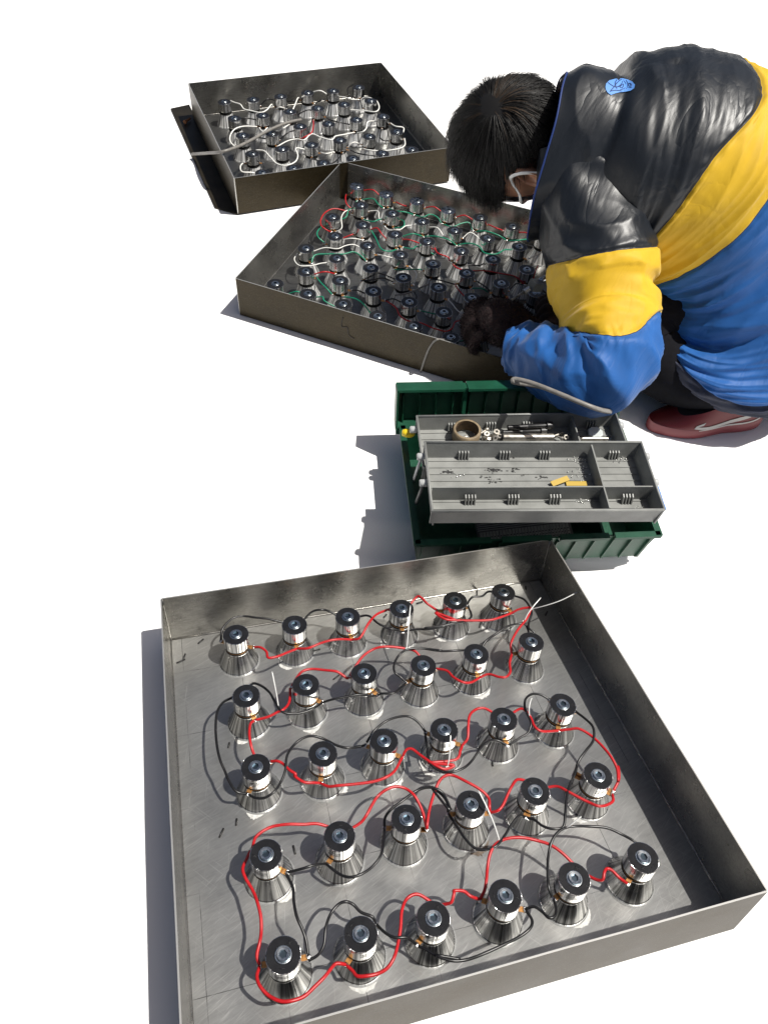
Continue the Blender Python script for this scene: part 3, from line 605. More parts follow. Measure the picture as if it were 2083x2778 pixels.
tie([fr(z2, 508, 900, .05), fr(z2, 506, 860, .06), fr(z2, 512, 825, .066), fr(z2, 520, 806, .07)], 'white cable tie beside the last transducer of the third row')
# scraps of black sleeve on the floor of the nearest tray
bits = [(z1, 283, 585, 40), (z1, 178, 690, 20), (z1, 195, 668, 70), (z3, 393, 350, 60), (z3, 472, 293, 80), (z1, 432, 1135, 75), (z1, 1258, 450, 40), (z2, 590, 398, 45), (z2, 330, 1122, 80), (z2, 255, 296, 70), (z3, 778, 440, 95), (z1, 1440, 380, 10), (z1, 895, 632, 10), (z1, 1000, 775, 30), (z2, 270, 455, 60), (z2, 490, 275, 70)]
for k, (f, x, y, a) in enumerate(bits):
    q = local_at(FRONT, f(x, y), .0014); m = MB(); L2 = random.uniform(.004, .0075); c, s = math.cos(math.radians(a)), math.sin(math.radians(a))
    m.tube([(q.x-c*L2, q.y-s*L2, .0014), (q.x, q.y, .0016), (q.x+c*L2, q.y+s*L2, .0014)], .0013, 6)
    o = m.build('wire_scrap', MAT['debris']); o.matrix_world = FRONT
    c0 = nearest('front', q)
    tag(o, 'black scrap of wire sleeve on the tray floor by %s' % c0[3], 'scrap', 'black scraps on the nearest tray floor')
    lb = o['label']; k2 = used_labels.get(lb, 0); used_labels[lb] = k2+1
    if k2: o['label'] = lb.replace('black scrap', ['', 'second black scrap', 'third black scrap', 'fourth black scrap'][min(k2, 3)])
# rusty bolt on the ground beside the farthest tray
rb = MB(); c = at_z(z7(138, 378), .010); Mx = Matrix.Translation(c)@Matrix.Rotation(1.2, 4, 'Z')@Matrix.Rotation(1.57, 4, 'Y')
rb.lathe([(.006, -.014), (.006, -.008), (.0035, -.008), (.0035, .016)], 6, 0, Mx, True, True, False)
tag(rb.build('bolt', MAT['rust']), 'rusty bolt lying on the ground left of the farthest tray', 'bolt')
# ------------------------------------------------------------ toolbox
BZ = .085; YAW = .125
bl = at_z(z5(210, 940), BZ); br = at_z(z5(1568, 890), BZ)
YAW = math.atan2(br.y-bl.y, br.x-bl.x); BL = math.hypot(br.x-bl.x, br.y-bl.y); BD = .275
TB = Matrix.Translation((bl.x, bl.y, 0))@Matrix.Rotation(YAW, 4, 'Z')
tb = tag(empty('toolbox', TB), 'open green plastic toolbox with two grey fold-out trays behind the nearest tray', 'toolbox')
def panel(m, lo, hi, mi=0, M=None): m.box(lo, hi, mi, M)
# body: floor and four ribbed walls with a rolled rim
m = MB(); m.box((.012, .012, .002), (BL-.012, BD-.012, .005)); m.build('base', MAT['green_plastic'], tb)
def ribbed(name, x0, y0, x1, y1, h, out, rim=True):
    m = MB(); L_ = math.hypot(x1-x0, y1-y0); a = math.atan2(y1-y0, x1-x0)
    M = Matrix.Translation((x0, y0, 0))@Matrix.Rotation(a, 4, 'Z')
    t = .003; d = .012*out
    # wall leaning in towards its foot
    m.add([M@Vector(v) for v in [(0, 0, h), (L_, 0, h), (L_-.01, -d, 0), (.01, -d, 0), (0, -t*out, h), (L_, -t*out, h), (L_-.01, -d-t*out, 0), (.01, -d-t*out, 0)]],
          [(0, 1, 2, 3), (7, 6, 5, 4), (0, 4, 5, 1), (3, 2, 6, 7), (1, 5, 6, 2), (0, 3, 7, 4)], 0, False)
    n = max(3, int(L_/.034))
    for k in range(n+1):
        x = .012+(L_-.024)*k/n
        for s, w in ((1, .004),):
            m.add([M@Vector(v) for v in [(x-w/2, 0, h-.006), (x+w/2, 0, h-.006), (x+w/2, -d, .004), (x-w/2, -d, .004), (x-w/2, .005*out, h-.006), (x+w/2, .005*out, h-.006), (x+w/2, -d+.005*out, .004), (x-w/2, -d+.005*out, .004)]],
                  [(0, 1, 2, 3), (7, 6, 5, 4), (0, 4, 5, 1), (3, 2, 6, 7), (1, 5, 6, 2), (0, 3, 7, 4)], 0, False)
    m.build(name, MAT['green_plastic'], tb)
    if rim:
        r = MB(); gaps = [(0, .30), (.345, .55), (.585, .79), (.81, 1)] if name == 'front_wall' else [(0, 1)]
        for g0, g1 in gaps: r.box((L_*g0-.003*(g0 == 0), -.006, h-.004), (L_*g1+.003*(g1 == 1), .006, h+.002), 0, M)
        r.build('rim', MAT['green_plastic'], tb)
ribbed('front_wall', 0, 0, BL, 0, BZ, -1); ribbed('back_wall', 0, BD, BL, BD, BZ, 1); ribbed('side_wall', 0, BD, 0, 0, BZ, -1); ribbed('side_wall', BL, 0, BL, BD, BZ, -1)
m = MB(); m.box((-.012, BD-.002, BZ-.018), (BL+.006, BD+.034, BZ-.006)); m.build('hinge_rail', MAT['green_plastic'], tb)
# raised bins inside the right end
m = MB(); m.box((BL*.78, .015, .004), (BL*.79, .10, BZ-.012)); m.box((BL*.62, .10, .004), (BL-.012, .103, BZ-.03)); m.build('partition', MAT['green_plastic'], tb)
# lid, standing open behind, ribs towards us
LT = Matrix.Translation((-.006, BD+.004, BZ-.004))@Matrix.Rotation(math.radians(-14), 4, 'X')
lid = empty('lid', LT, tb); LH = .080
m = MB(); m.box((-.004, .024, 0), (BL+.004, .027, LH)); m.build('panel', MAT['green_plastic'], lid)
m = MB()
for lo, hi in (((-.006, -.004, LH-.002), (BL*.285, .028, LH+.003)), ((BL*.30, -.004, LH-.002), (BL+.006, .028, LH+.003)), ((-.007, -.004, 0), (-.003, .027, LH)), ((BL+.003, -.004, 0), (BL+.007, .027, LH)), ((BL*.285, .004, 0), (BL*.30, .024, LH+.001))): m.box(lo, hi)
m.build('lid_rim', MAT['green_plastic'], lid)
for k in range(13):
    x = BL*(.02+.075*k)
    if abs(x/BL-.29) < .03: continue
    m = MB(); m.add([(x-.002, .024, 0), (x+.002, .024, 0), (x+.0012, .014, .002), (x-.0012, .014, .002), (x-.002, .024, LH-.012), (x+.002, .024, LH-.012), (x+.0012, .014, LH-.018), (x-.0012, .014, LH-.018)], [(0, 1, 2, 3), (7, 6, 5, 4), (0, 4, 5, 1), (3, 2, 6, 7), (1, 5, 6, 2), (0, 3, 7, 4)], 0, False)
    m.build('rib', MAT['green_plastic'], lid)
# two trays
def org_tray(c_tl, c_tr, depth, z_rim, hgt, cross, lengthwise):
    a = at_z(z5(*c_tl), z_rim); b = at_z(z5(*c_tr), z_rim); L_ = (b-a).length; yw = math.atan2(b.y-a.y, b.x-a.x)
    M = Matrix.Translation((a.x, a.y, z_rim-hgt))@Matrix.Rotation(yw, 4, 'Z')
    r = empty('organizer_tray', TB.inverted()@M, tb); t = .0028; D = depth; g = MAT['grey_plastic']; ins = .004
    m = MB(); m.box((ins, -D+ins, 0), (L_-ins, -ins, .0025)); m.build('tray_floor', g, r)
    def slab(nm, p, q, out):   # leaning wall with a lip
        m = MB(); o = Vector((*out, 0)); p = Vector((*p, 0)); q = Vector((*q, 0)); inn = -o
        vs = [p+inn*ins, q+inn*ins, q+Vector((0, 0, hgt)), p+Vector((0, 0, hgt))]
        vs2 = [v+inn*t for v in vs]
        m.add(vs+vs2, [(0, 1, 2, 3), (7, 6, 5, 4), (0, 4, 5, 1), (1, 5, 6, 2), (2, 6, 7, 3), (3, 7, 4, 0)], 0, False)
        m.tube([p+inn*.001+Vector((0, 0, hgt)), q+inn*.001+Vector((0, 0, hgt))], .0022, 8)
        m.build(nm, g, r)
    slab('tray_wall', (0, 0), (L_, 0), (0, 1)); slab('tray_wall', (0, -D), (L_, -D), (0, -1)); slab('tray_wall', (0, 0), (0, -D), (-1, 0)); slab('tray_wall', (L_, 0), (L_, -D), (1, 0))
    m = MB(); m.box((L_*cross-.0012, -D+.006, .0025), (L_*cross+.0012, -.006, hgt-.001)); m.build('divider', g, r)
    if lengthwise:
        m = MB()
        m.box((.006, -D*lengthwise-.0012, .0025), (L_*cross-.0014, -D*lengthwise+.0012, hgt-.0012)); m.box((L_*cross+.0014, -D*lengthwise-.0012, .0025), (L_-.006, -D*lengthwise+.0012, hgt-.0012)); m.build('divider', g, r)
    # low floor ribs
    nrib = int(D/.0145)
    for k in range(1, nrib):
        y = -D*k/nrib
        if lengthwise and abs(y+D*lengthwise) < .004: continue
        m = MB(); m.box((.006, y-.0007, .0025), (L_*cross-.0016, y+.0007, .0042)); m.box((L_*cross+.0016, y-.0007, .0025), (L_-.006, y+.0007, .0042)); m.build('floor_rib', g, r)
    # slotted holders on the back walls
    for yb in [0]+([-D*lengthwise] if lengthwise else []):
        for fx in (.185, .375, .56, .885):
            m = MB()
            for q in range(4):
                x = L_*fx+(q-1.5)*.0052
                m.add([(x-.001, yb-.003, .003), (x+.001, yb-.003, .003), (x+.001, yb-.013, .003), (x-.001, yb-.013, .003), (x-.001, yb-.003, .019), (x+.001, yb-.003, .019), (x+.001, yb-.009, .017), (x-.001, yb-.009, .017)], [(3, 2, 1, 0), (4, 5, 6, 7), (0, 1, 5, 4), (2, 3, 7, 6), (1, 2, 6, 5), (3, 0, 4, 7)], 0, False)
            m.build('slot_holder', MAT['grey_plastic'], r)
    # pivots
    for x, sx in ((-.001, -1), (L_+.001, 1)):
        for y in (-.022, -D+.07 if lengthwise else -.03)[:1+bool(lengthwise)]:
            m = MB(); m.lathe([(.0065, 0), (.0065, .010), (.005, .012), (.003, .012), (.003, .009)], 16, 0, Matrix.Translation((x, y, hgt*.62))@Matrix.Rotation(sx*math.pi/2, 4, 'Y'), False, True); m.build('pivot', MAT['light_plastic'], r)
    return r, L_, M
t1, L1, M1 = org_tray((205, 225), (1325, 205), .125, .158, .033, .775, None)
t2, L2_, M2 = org_tray((250, 370), (1470, 370), .150, .200, .036, .765, .66)
# linking arms at the left and right
for x in (-.008, L2_+.008):
    for y in (-.03, -.085):
        p = M2@Vector((x, y, .02)); q = M2@Vector((x*1.0, y+.045, -.085)); m = MB(); m.tube([TB.inverted()@p, TB.inverted()@p.lerp(q, .5), TB.inverted()@q], .0045, 6, flat=.5); m.build('linking_arm', MAT['light_plastic'] if y > -.05 else MAT['dark_plastic'], tb)
# ---------------- things lying in the trays
def put(M, f, x, y, z): return at_z(f(x, y), (M@Vector((0, 0, z))).z)
q = put(M1, z5, 482, 350, .006); m = MB(); Rm = Matrix.Translation(q)@Matrix.Rotation(.3, 4, 'Z')
m.lathe([(.0235, 0), (.0255, .0005), (.0255, .0235), (.0235, .024), (.0212, .024)], 40, 0, Rm); m.lathe([(.0212, .024), (.0212, 0), (.0235, 0)], 40, 1, Rm)
tag(m.build('tape_roll', [MAT['tape'], MAT['card']]), 'brown roll of masking tape lying in the far grey toolbox tray', 'tape roll')
def cap_bolt(x0, y0, x1, y1, z, label):
    a = put(M1, z5, x0, y0, z); b = put(M1, z5, x1, y1, z); d = (b-a); L_ = d.length; M = Matrix.Translation(a)@d.to_track_quat('Z', 'Y').to_matrix().to_4x4()
    m = MB(); n = 20; pr = [(.0001, 0), (.0045, 0)]
    for k in range(n): z_ = .001+L_*.42*k/n; pr += [(.0048, z_), (.0041, z_+L_*.21/n)]
    pr += [(.0049, L_*.45), (.0049, L_-.0115)]; m.lathe(pr, 16, 0, M); m.lathe([(.0049, L_-.0115), (.0078, L_-.0115), (.0080, L_-.0105), (.0080, L_-.0008), (.0074, L_), (.0042, L_), (.0042, L_-.005), (.0001, L_-.005)], 20, 0, M, smooth=False)
    tag(m.build('socket_bolt', MAT['oxide']), label, 'bolt', 'black socket bolts in the toolbox')
cap_bolt(718, 290, 968, 278, .021, 'longer black socket head bolt lying on top in the toolbox tray'); cap_bolt(690, 318, 935, 308, .012, 'black socket head bolt lying just in front of the other one')
a = put(M1, z5, 690, 345, .011); b = put(M1, z5, 975, 345, .011); m = MB(); d = b-a; M = Matrix.Translation(a)@d.to_track_quat('Z', 'Y').to_matrix().to_4x4(); m.lathe([(.005, 0), (.0072, 0), (.0074, .001), (.0074, d.length-.001), (.0072, d.length), (.0048, d.length)], 24, 0, M)
tag(m.build('steel_tube', MAT['raw_steel']), 'dull silver tube lying before the black bolts in the toolbox', 'tube')
NUTL = ['nearest the tape roll', 'at the front of the pile', 'at the back of the pile', 'lying on two others', 'standing on edge behind the roll', 'touching the dull tube', 'under the leaning screw', 'alone at the right end of the tube', 'topmost of the pile']
def hexnut(x, y, z, r, rot, k):
    q = put(M1, z5, x, y, z); M = Matrix.Translation(q)@Matrix.Rotation(rot, 4, 'X')@Matrix.Rotation(rot*2, 4, 'Z'); m = MB(); m.lathe([(r*.5, 0), (r, 0), (r, r*.8), (r*.5, r*.8), (r*.5, 0)], 6, 0, M, smooth=False)
    tag(m.build('hex_nut', MAT['raw_steel']), 'small steel nut in the toolbox, '+NUTL[k], 'nut', 'loose steel nuts in the toolbox')
for k, (x, y, z, r, t) in enumerate([(600, 330, .006, .0055, .3), (625, 345, .006, .0055, 1.1), (655, 320, .009, .0060, .2), (648, 348, .012, .0050, .8), (610, 350, .012, .0050, 2.0), (672, 345, .006, .0055, .1), (585, 348, .006, .005, 1.4), (1045, 345, .006, .005, .6), (640, 332, .015, .005, 2.6)]): hexnut(x, y, z, r, t, k)
def screw(x0, y0, x1, y1, z, label):
    a = put(M1, z5, x0, y0, z); b = put(M1, z5, x1, y1, z); d = b-a; L_ = d.length; M = Matrix.Translation(a)@d.to_track_quat('Z', 'Y').to_matrix().to_4x4(); m = MB(); m.lathe([(.0001, 0), (.0022, .001), (.0022, L_-.004), (.0042, L_-.004), (.0042, L_), (.0001, L_)], 12, 0, M, smooth=False)
    tag(m.build('screw', MAT['raw_steel']), label, 'screw', 'loose screws in the toolbox')
screw(565, 325, 605, 300, .010, 'small silver screw sticking up behind the tape roll'); screw(975, 340, 1025, 320, .008, 'silver screw right of the dull tube'); screw(990, 335, 1030, 355, .012, 'silver screw crossing another at the end of the tube'); screw(440, 350, 490, 345, .006, 'silver screw lying inside the tape roll'); screw(1110, 352, 1150, 350, .006, 'silver screw by the red tab')
a = put(M1, z5, 1120, 352, .008); b = put(M1, z5, 1285, 354, .008); d = b-a; m = MB(); M = Matrix.Translation(a)@d.to_track_quat('Z', 'Y').to_matrix().to_4x4(); pr = []
for k in range(30): z_ = d.length*k/30; pr += [(.0040, z_), (.0034, z_+d.length/60)]
m.lathe(pr, 14, 0, M, True, True); tag(m.build('threaded_rod', MAT['raw_steel']), 'short zinc threaded rod in the right cell of the far tray', 'rod')
q = put(M1, z5, 1210, 322, .007); m = MB(); M = Matrix.Translation(q)@Matrix.Rotation(.39, 4, 'Z'); m.lathe([(.0145, -.002), (.015, 0), (.0145, .003), (.013, .0035), (.004, .0035), (.0035, .0042), (.0001, .0042)], 8, 0, M, smooth=False); tag(m.build('plastic_disc', MAT['clear_plastic']), 'milky eight-sided plastic disc in the right cell of the far tray', 'disc')
q = put(M1, z5, 1093, 315, .004); m = MB(); m.box((-.004, -.012, 0), (.004, .010, .003), 0, Matrix.Translation(q)@Matrix.Rotation(.15, 4, 'Z')); tag(m.build('plastic_tab', MAT['red_plastic']), 'small red plastic tab beside the far tray divider', 'tab')
for k, (x, y, r, L_, lb) in enumerate(((1012, 592, .42, .034, 'tilted yellow card strip leaning on the toolbox tray divider'), (1105, 607, .0, .036, 'flat yellow card strip along the toolbox tray divider'))):
    q = put(M2, z5, x, y, .005+.003*(1-k)); m = MB(); m.box((-L_/2, -.005, 0), (L_/2, .005, .0012), 0, Matrix.Translation(q)@Matrix.Rotation(r+.1, 4, 'Z')@Matrix.Rotation(.12*(1-k), 4, 'X')); tag(m.build('card_strip', MAT['yellow_card']), lb, 'card', 'yellow card strips')
# shavings
m = MB()
for cx, cy, n in ((1110, 470, 26), (1130, 520, 22), (1140, 560, 20), (1130, 600, 14), (1360, 460, 14), (1235, 455, 6), (1130, 700, 22), (1350, 470, 10), (1460, 735, 8), (450, 560, 8)):
    for k in range(n):
        q = put(M2, z5, cx+random.gauss(0, 26), cy+random.gauss(0, 9), .0036); r = random.uniform(.0005, .0019)
        m.ball(q, (r, r, r*.6), 0, 5, 4)
tag(m.build('shavings', MAT['shaving']), 'bright metal shavings scattered on the near grey toolbox tray', 'shavings', kind='stuff')
m = MB()
for cx, cy, n in ((380, 540, 30), (640, 530, 40), (750, 530, 14), (640, 590, 22), (915, 572, 14), (728, 452, 5), (798, 556, 5), (580, 570, 6)):
    for k in range(n):
        q = put(M2, z5, cx+random.gauss(0, 22), cy+random.gauss(0, 6), .0028); r = random.uniform(.0005, .0016); m.ball(q, (r*1.8, r, .0003), 0, 6, 4)
tag(m.build('oily_dirt', MAT['debris']), 'dark oily dirt smeared on the near grey toolbox tray', 'dirt', kind='stuff')
# strip of small tags in the box
q = at_z(z5(815, 870), .030); tr = tag(empty('tag_board', Matrix.Translation(q)@Matrix.Rotation(YAW+.10, 4, 'Z')@Matrix.Rotation(.25, 4, 'X')), 'dark board of narrow grey number tags inside the green toolbox', 'tag board')
m = MB(); m.box((-.09, -.025, -.003), (.09, .025, 0)); m.build('backing', MAT['dark_plastic'], tr)
tm = MB(); tm.box((-.0024, -.022, 0), (.0024, .006, .0016)); tme = tm.mesh('tag', MAT['grey_plastic'])
im = MB()
for z_ in (-.017, -.011, -.005): im.box((-.0013, z_-.0012, .0016), (.0013, z_+.0012, .0018))
ime = im.mesh('tag_print', MAT['ink'])
for k in range(28):
    t_ = link('tag', tme, tr, Matrix.Translation((-.083+.0061*k, 0, 0))); link('tag_print', ime, t_)
m = MB()
for k in range(4): m.box((-.088, .009+.004*k, 0), (.088, .0105+.004*k, .001))
m.build('ruled_lines', MAT['grey_plastic'], tr)
# yellow knob at the left, blue strip at the right
q = at_z(z5(160, 322), .12); m = MB(); Mx = Matrix.Translation(q)@Matrix.Rotation(1.57, 4, 'Y'); m.lathe([(.003, -.012), (.006, -.011), (.008, -.004), (.008, .004), (.006, .010), (.003, .012)], 14, 0, Mx, True, True); m.build('x', MAT['yellow_plastic']).name = 'plug_body'
o = bpy.data.objects['plug_body']; o.name = 'yellow_plug'; tag(o, 'small yellow plug wedged at the left end of the toolbox', 'plug')
# ------------------------------------------------------------ the kneeling worker
PR = tag(empty('person', Matrix.Translation((.60, 1.35, 0))), 'worker in a black, yellow and blue padded jacket crouching over the middle tray', 'person')
PI_ = PR.matrix_world.inverted() if False else Matrix.Translation((-.60, -1.35, 0))
def pbuild(m, name, mats, parent=None):
    me = m.mesh(name, mats); me.transform(PI_); return link(name, me, parent or PR)
def V3(a): return np.array(a, float)
def loft(rings, nt, na, disp=None, expo=2.3):
    """rings: (centre, u, s, a_up, a_dn, b); returns nt x na points, smooth along the axis"""
    K = np.array([np.concatenate([V3(r[0]), V3(r[1]), V3(r[2]), [r[3], r[4], r[5]]]) for r in rings])
    n = len(K); out = []; ts = np.linspace(0, n-1, nt)
    def samp(t):
        i = min(int(t), n-2); f = t-i
        p1, p2 = K[i], K[i+1]; p0 = K[i-1] if i else 2*p1-p2; p3 = K[i+2] if i+2 < n else 2*p2-p1
        return .5*(2*p1+(p2-p0)*f+(2*p0-5*p1+4*p2-p3)*f*f+(3*p1-p0-3*p2+p3)*f**3)
    P = np.zeros((nt, na, 3))
    for i, t in enumerate(ts):
        k = samp(t); c, u, s = k[:3], k[3:6]/np.linalg.norm(k[3:6]), k[6:9]/np.linalg.norm(k[6:9]); s = s-u*(s@u); s /= np.linalg.norm(s)
        for j in range(na):
            th = 2*math.pi*j/na; co, si = math.cos(th), math.sin(th); q = 2/expo
            x = abs(co)**q*(1 if co >= 0 else -1); y = abs(si)**q*(1 if si >= 0 else -1)
            P[i, j] = c+u*x*(k[9] if co >= 0 else k[10])+s*y*k[11]
    if disp is not None:
        # normals
        dt = np.gradient(P, axis=0); da = np.roll(P, -1, 1)-np.roll(P, 1, 1); N = np.cross(da, dt); N /= np.linalg.norm(N, axis=2, keepdims=True)+1e-12
        c = P.mean(1, keepdims=True); sgn = np.sign(((P-c)*N).sum(2).mean()); N *= sgn
        D = np.array([[disp(ts[i], 2*math.pi*j/na, P[i, j]) for j in range(na)] for i in range(nt)])
        P = P+N*D[..., None]
    return P, ts
def ridge(v): return 1-abs(v)*2.2           # sharp crests from noise
S0 = V3((0, -1, -.12))
# torso: collar -> yoke -> back -> seams -> hip -> hem
SC = V3((-.17, -1, .43)); UC = (.06, .41, .90)
RT = [((.262, 1.430, .424), UC, SC, .143, .152, .112),
      ((.296, 1.436, .428), UC, SC, .150, .150, .122),
      ((.335, 1.445, .428), (.19, .25, .95), V3((-.1, -1, .22)), .142, .142, .138),
      ((.372, 1.455, .420), (.22, 0, 1), S0, .172, .160, .185),
      ((.430, 1.46, .408), (.36, 0, .93), S0, .208, .178, .208),
      ((.495, 1.46, .395), (.52, 0, .85), S0, .222, .190, .215),
      ((.555, 1.455, .375), (.60, 0, .80), S0, .218, .195, .215),
      ((.605, 1.45, .340), (.68, 0, .73), S0, .212, .185, .215),
      ((.640, 1.43, .295), (.78, 0, .62), S0, .212, .165, .218),
      ((.665, 1.41, .250), (.88, 0, .46), S0, .215, .165, .232),
      ((.685, 1.395, .215), (.96, 0, .28), S0, .220, .175, .250),
      ((.700, 1.385, .178), (1, 0, .12), S0, .225, .190, .262),
      ((.715, 1.380, .140), (1, 0, .05), S0, .225, .190, .262),        # 12 hem band starts
      ((.725, 1.380, .105), (1, 0, .0), S0, .215, .180, .250),
      ((.730, 1.385, .085), (1, 0, .0), S0, .185, .155, .215)]
F1 = lambda th: 4.42+.50*math.cos(th)-.38*math.exp(-((th-1.0)/.55)**2)          # black | yellow seam along the axis, by angle round the body
F2 = lambda th: 6.12-.30*math.exp(-((th-.75)/.6)**2)          # yellow | blue seam
FHM = lambda th: 12.0-1.7*math.exp(-((th-2.5)/.55)**2)                                      # hem band
def d_torso(t, th, p):
    g = 0
    if t < 3.2:                                        # collar: soft vertical rolls
        g += .004*ridge(nz(p[0]*16, th*1.0, 0, 1))
        g -= .008*math.exp(-((t-2.05-.12*math.cos(th))/.20)**2)
    body = min(1, max(0, (t-2.6)/.8))
    s1, s2 = F1(th), F2(th)
    if t < s1+.1:      # slanting drag folds, long and of uneven depth
        q = t*1.35+1.15*math.cos(th-.5); w = .35+.65*abs(nz(th*.9, t*.9, 9, 12))*2
        g += body*w*(.0085*ridge(nz(q*1.2, th*.45, 3.3, 2))+.0036*ridge(nz(q*2.7+.8*nz(q, th, 5), th*.9, 1.2, 3))+.0016*ridge(nz(q*6, th*1.9, 6.2, 4))-.006)
    else:
        q = t*1.1-.5*math.sin(th)
        g += body*(.007*ridge(nz(q*1.5, th*.9, 4.3, 2))+.003*ridge(nz(q*3.3, th*1.3, 6.2, 3))-.005)
    for ts_ in (s1, s2):
        e = math.exp(-((t-ts_)/.16)**2); g += .0020*e*nz(th*13, t*1.5, 0, 5)*1.6
        g -= .0050*math.exp(-((t-ts_)/.035)**2)
    if t > 6.3:
        k = min(1, (t-6.3)/1.2); g += k*(.012*ridge(nz(t*.50+th*.9, th*1.1-t*.35, 0, 8))+.005*ridge(nz(t*.9-th*1.6, th*1.9, 2, 9))-.007)
        c_ = 8.6+.55*math.cos(th-2.2); g -= .020*math.exp(-((t-c_)/.34)**2)*(.5+.5*math.cos(th-2.0))
        g -= .005*math.exp(-((t-FHM(th))/.07)**2)
    return g
NT, NA = 300, 220
TAU = np.linspace(0, 1, NT); KN = (0, .40, .62, .92, 1)
def t_of(tau, th):
    T = (0, F1(th), F2(th), FHM(th), len(RT)-1)
    for k in range(4):
        if tau <= KN[k+1]: return T[k]+(T[k+1]-T[k])*(tau-KN[k])/(KN[k+1]-KN[k])
    return T[-1]
TAU = np.concatenate([np.linspace(KN[k], KN[k+1], n, endpoint=(k == 3)) for k, n in enumerate((120, 80, 110, 30))]); NT = len(TAU)
B0, bts = loft(RT, 560, NA, None)
PT = np.zeros((NT, NA, 3)); TT = np.zeros((NT, NA))
for j in range(NA):
    th = 2*math.pi*j/NA
    for i in range(NT):
        t = t_of(TAU[i], th); TT[i, j] = t; f = t/bts[-1]*559; i0 = min(558, int(f)); f -= i0; PT[i, j] = B0[i0, j]*(1-f)+B0[i0+1, j]*f
dt_ = np.gradient(PT, axis=0); da_ = np.roll(PT, -1, 1)-np.roll(PT, 1, 1); NN = np.cross(da_, dt_); NN /= np.linalg.norm(NN, axis=2, keepdims=True)+1e-12
NN *= np.sign(((PT-PT.mean(1, keepdims=True))*NN).sum(2).mean())
PT = PT+NN*np.array([[d_torso(TT[i, j], 2*math.pi*j/NA, PT[i, j]) for j in range(NA)] for i in range(NT)])[..., None]
for i in range(NT):
    for j in range(NA):
        w_ = max(0, 1-TT[i, j]/1.6)
        if w_: th = 2*math.pi*j/NA; PT[i, j, 0] += w_*(.0045*math.sin(2*th+.6)-.004+.006*nz(math.cos(th)*1.3, math.sin(th)*1.3, 2, 70))
m = MB(); m.grid(PT, 0, True, mif=lambda i, j: 0 if TAU[i] < .3999 else 1 if TAU[i] < .6199 else 2 if TAU[i] < .9199 else 3)
# inside of the collar, turned in
c0 = PT[0].mean(0); inn = [PT[0], c0+(PT[0]-c0)*.94+V3((-.003, 0, 0)), c0+(PT[0]-c0)*.90+V3((.004, 0, 0)), c0+(PT[0]-c0)*.82+V3((.06, 0, 0))]
m.grid([inn[k] for k in (3, 2, 1, 0)], 4, True)
ce = PT[-1].mean(0); m.grid([PT[-1], ce+(PT[-1]-ce)*.9+V3((0, 0, .012)), ce+(PT[-1]-ce)*.1+V3((0, 0, .03))], 3, True)
jacket = pbuild(m, 'jacket', [MAT['j_black'], MAT['j_yellow'], MAT['j_blue'], MAT['lining'], MAT['lining']])
# blue piping on the collar rim, stitched seams
m = MB(); m.tube([Vector(p)+Vector((-.002, 0, 0)) for p in PT[0]]+[Vector(PT[0][0])+Vector((-.002, 0, 0))], .0017, 8, cap=False)
pbuild(m, 'collar_piping', [mat('collar_blue', (.006, .028, .15), .6)], jacket)

def stitch(P, i, name, parent):
    m = MB(); ring = [Vector(p) for p in P[i]]; m.tube(ring+ring[:1], .0011, 5, cap=False); return pbuild(m, name, [MAT['lining']], parent)
for i_ in (120, 200): stitch(PT, i_, 'seam', jacket)
# left sleeve
def P8(x, y, yy): return V3(at_y(z8(x, y), yy))
def sleeve_rings(spec):
    C = [P8(*s[0]) for s in spec]; out = []
    for i, s in enumerate(spec):
        t = C[min(i+1, len(C)-1)]-C[max(i-1, 0)]; t /= np.linalg.norm(t)
        u = V3(s[1]); u = u-t*(u@t); u /= np.linalg.norm(u); sd_ = np.cross(t, u); 
        if sd_[1] > 0: sd_ = -sd_
        out.append((C[i], u, sd_, s[2], s[3] if len(s) > 4 else s[2], s[-1]))
    return out
SL = sleeve_rings([((690, 540, 1.405), (1, 0, .3), .062, .052), ((735, 720, 1.370), (1, 0, .2), .084, .070), ((780, 930, 1.318), (1, 0, .1), .095, .088),
     ((820, 1140, 1.265), (1, 0, .05), .103, .108),      # 3 black | yellow
     ((845, 1300, 1.205), (1, 0, .05), .096, .102), ((862, 1430, 1.165), (1, 0, .0), .091, .096),
     ((868, 1520, 1.125), (1, 0, -.1), .088, .092),       # 6 yellow | blue
     ((865, 1640, 1.075), (1, 0, -.35), .082, .082), ((800, 1705, 1.055), (.7, 0, -.75), .078, .074), ((690, 1690, 1.070), (.15, 0, -1), .068, .068),
     ((580, 1655, 1.105), (0, 0, -1), .060, .063), ((505, 1618, 1.145), (0, 0, -1), .053, .055), ((445, 1595, 1.175), (0, 0, -1), .046, .049), ((424, 1585, 1.190), (0, 0, -1), .034, .036)])
def d_sleeve(t, th, p, sa, sb):
    g = .004*ridge(nz(t*1.1, th*1.1, 0, 21))-.002
    if t < 4: g += .004*ridge(nz(t*.8+th*.5, th*1.6, 0, 22))
    for ts_ in (sa, sb):
        g -= .0050*math.exp(-((t-ts_)/.06)**2); e = math.exp(-((t-ts_)/.3)**2); g += .0026*e*nz(th*11, t*1.5, 0, 24)
    # bunched folds inside the arm above the elbow and round the elbow
    g -= .016*math.exp(-((t-4.1-.25*math.sin(th))/.22)**2)*max(0, math.cos(th-.15))**2
    if t > 5.5:
        k = min(1, (t-5.5)/1.0); g += k*(.0100*ridge(nz(t*1.05+.8*math.sin(th), th*.8, 0, 27))+.0040*ridge(nz(t*2.3+.7*math.cos(th), th*1.1, 4, 28))-.004)
    if t > 9: g += .0026*math.sin((t-9)*5.0+1.3*math.sin(th))*min(1, (t-9))
    return g
sb_off = lambda th, d: d*max(0, math.sin(th-.45))-.42*d*math.cos(th)
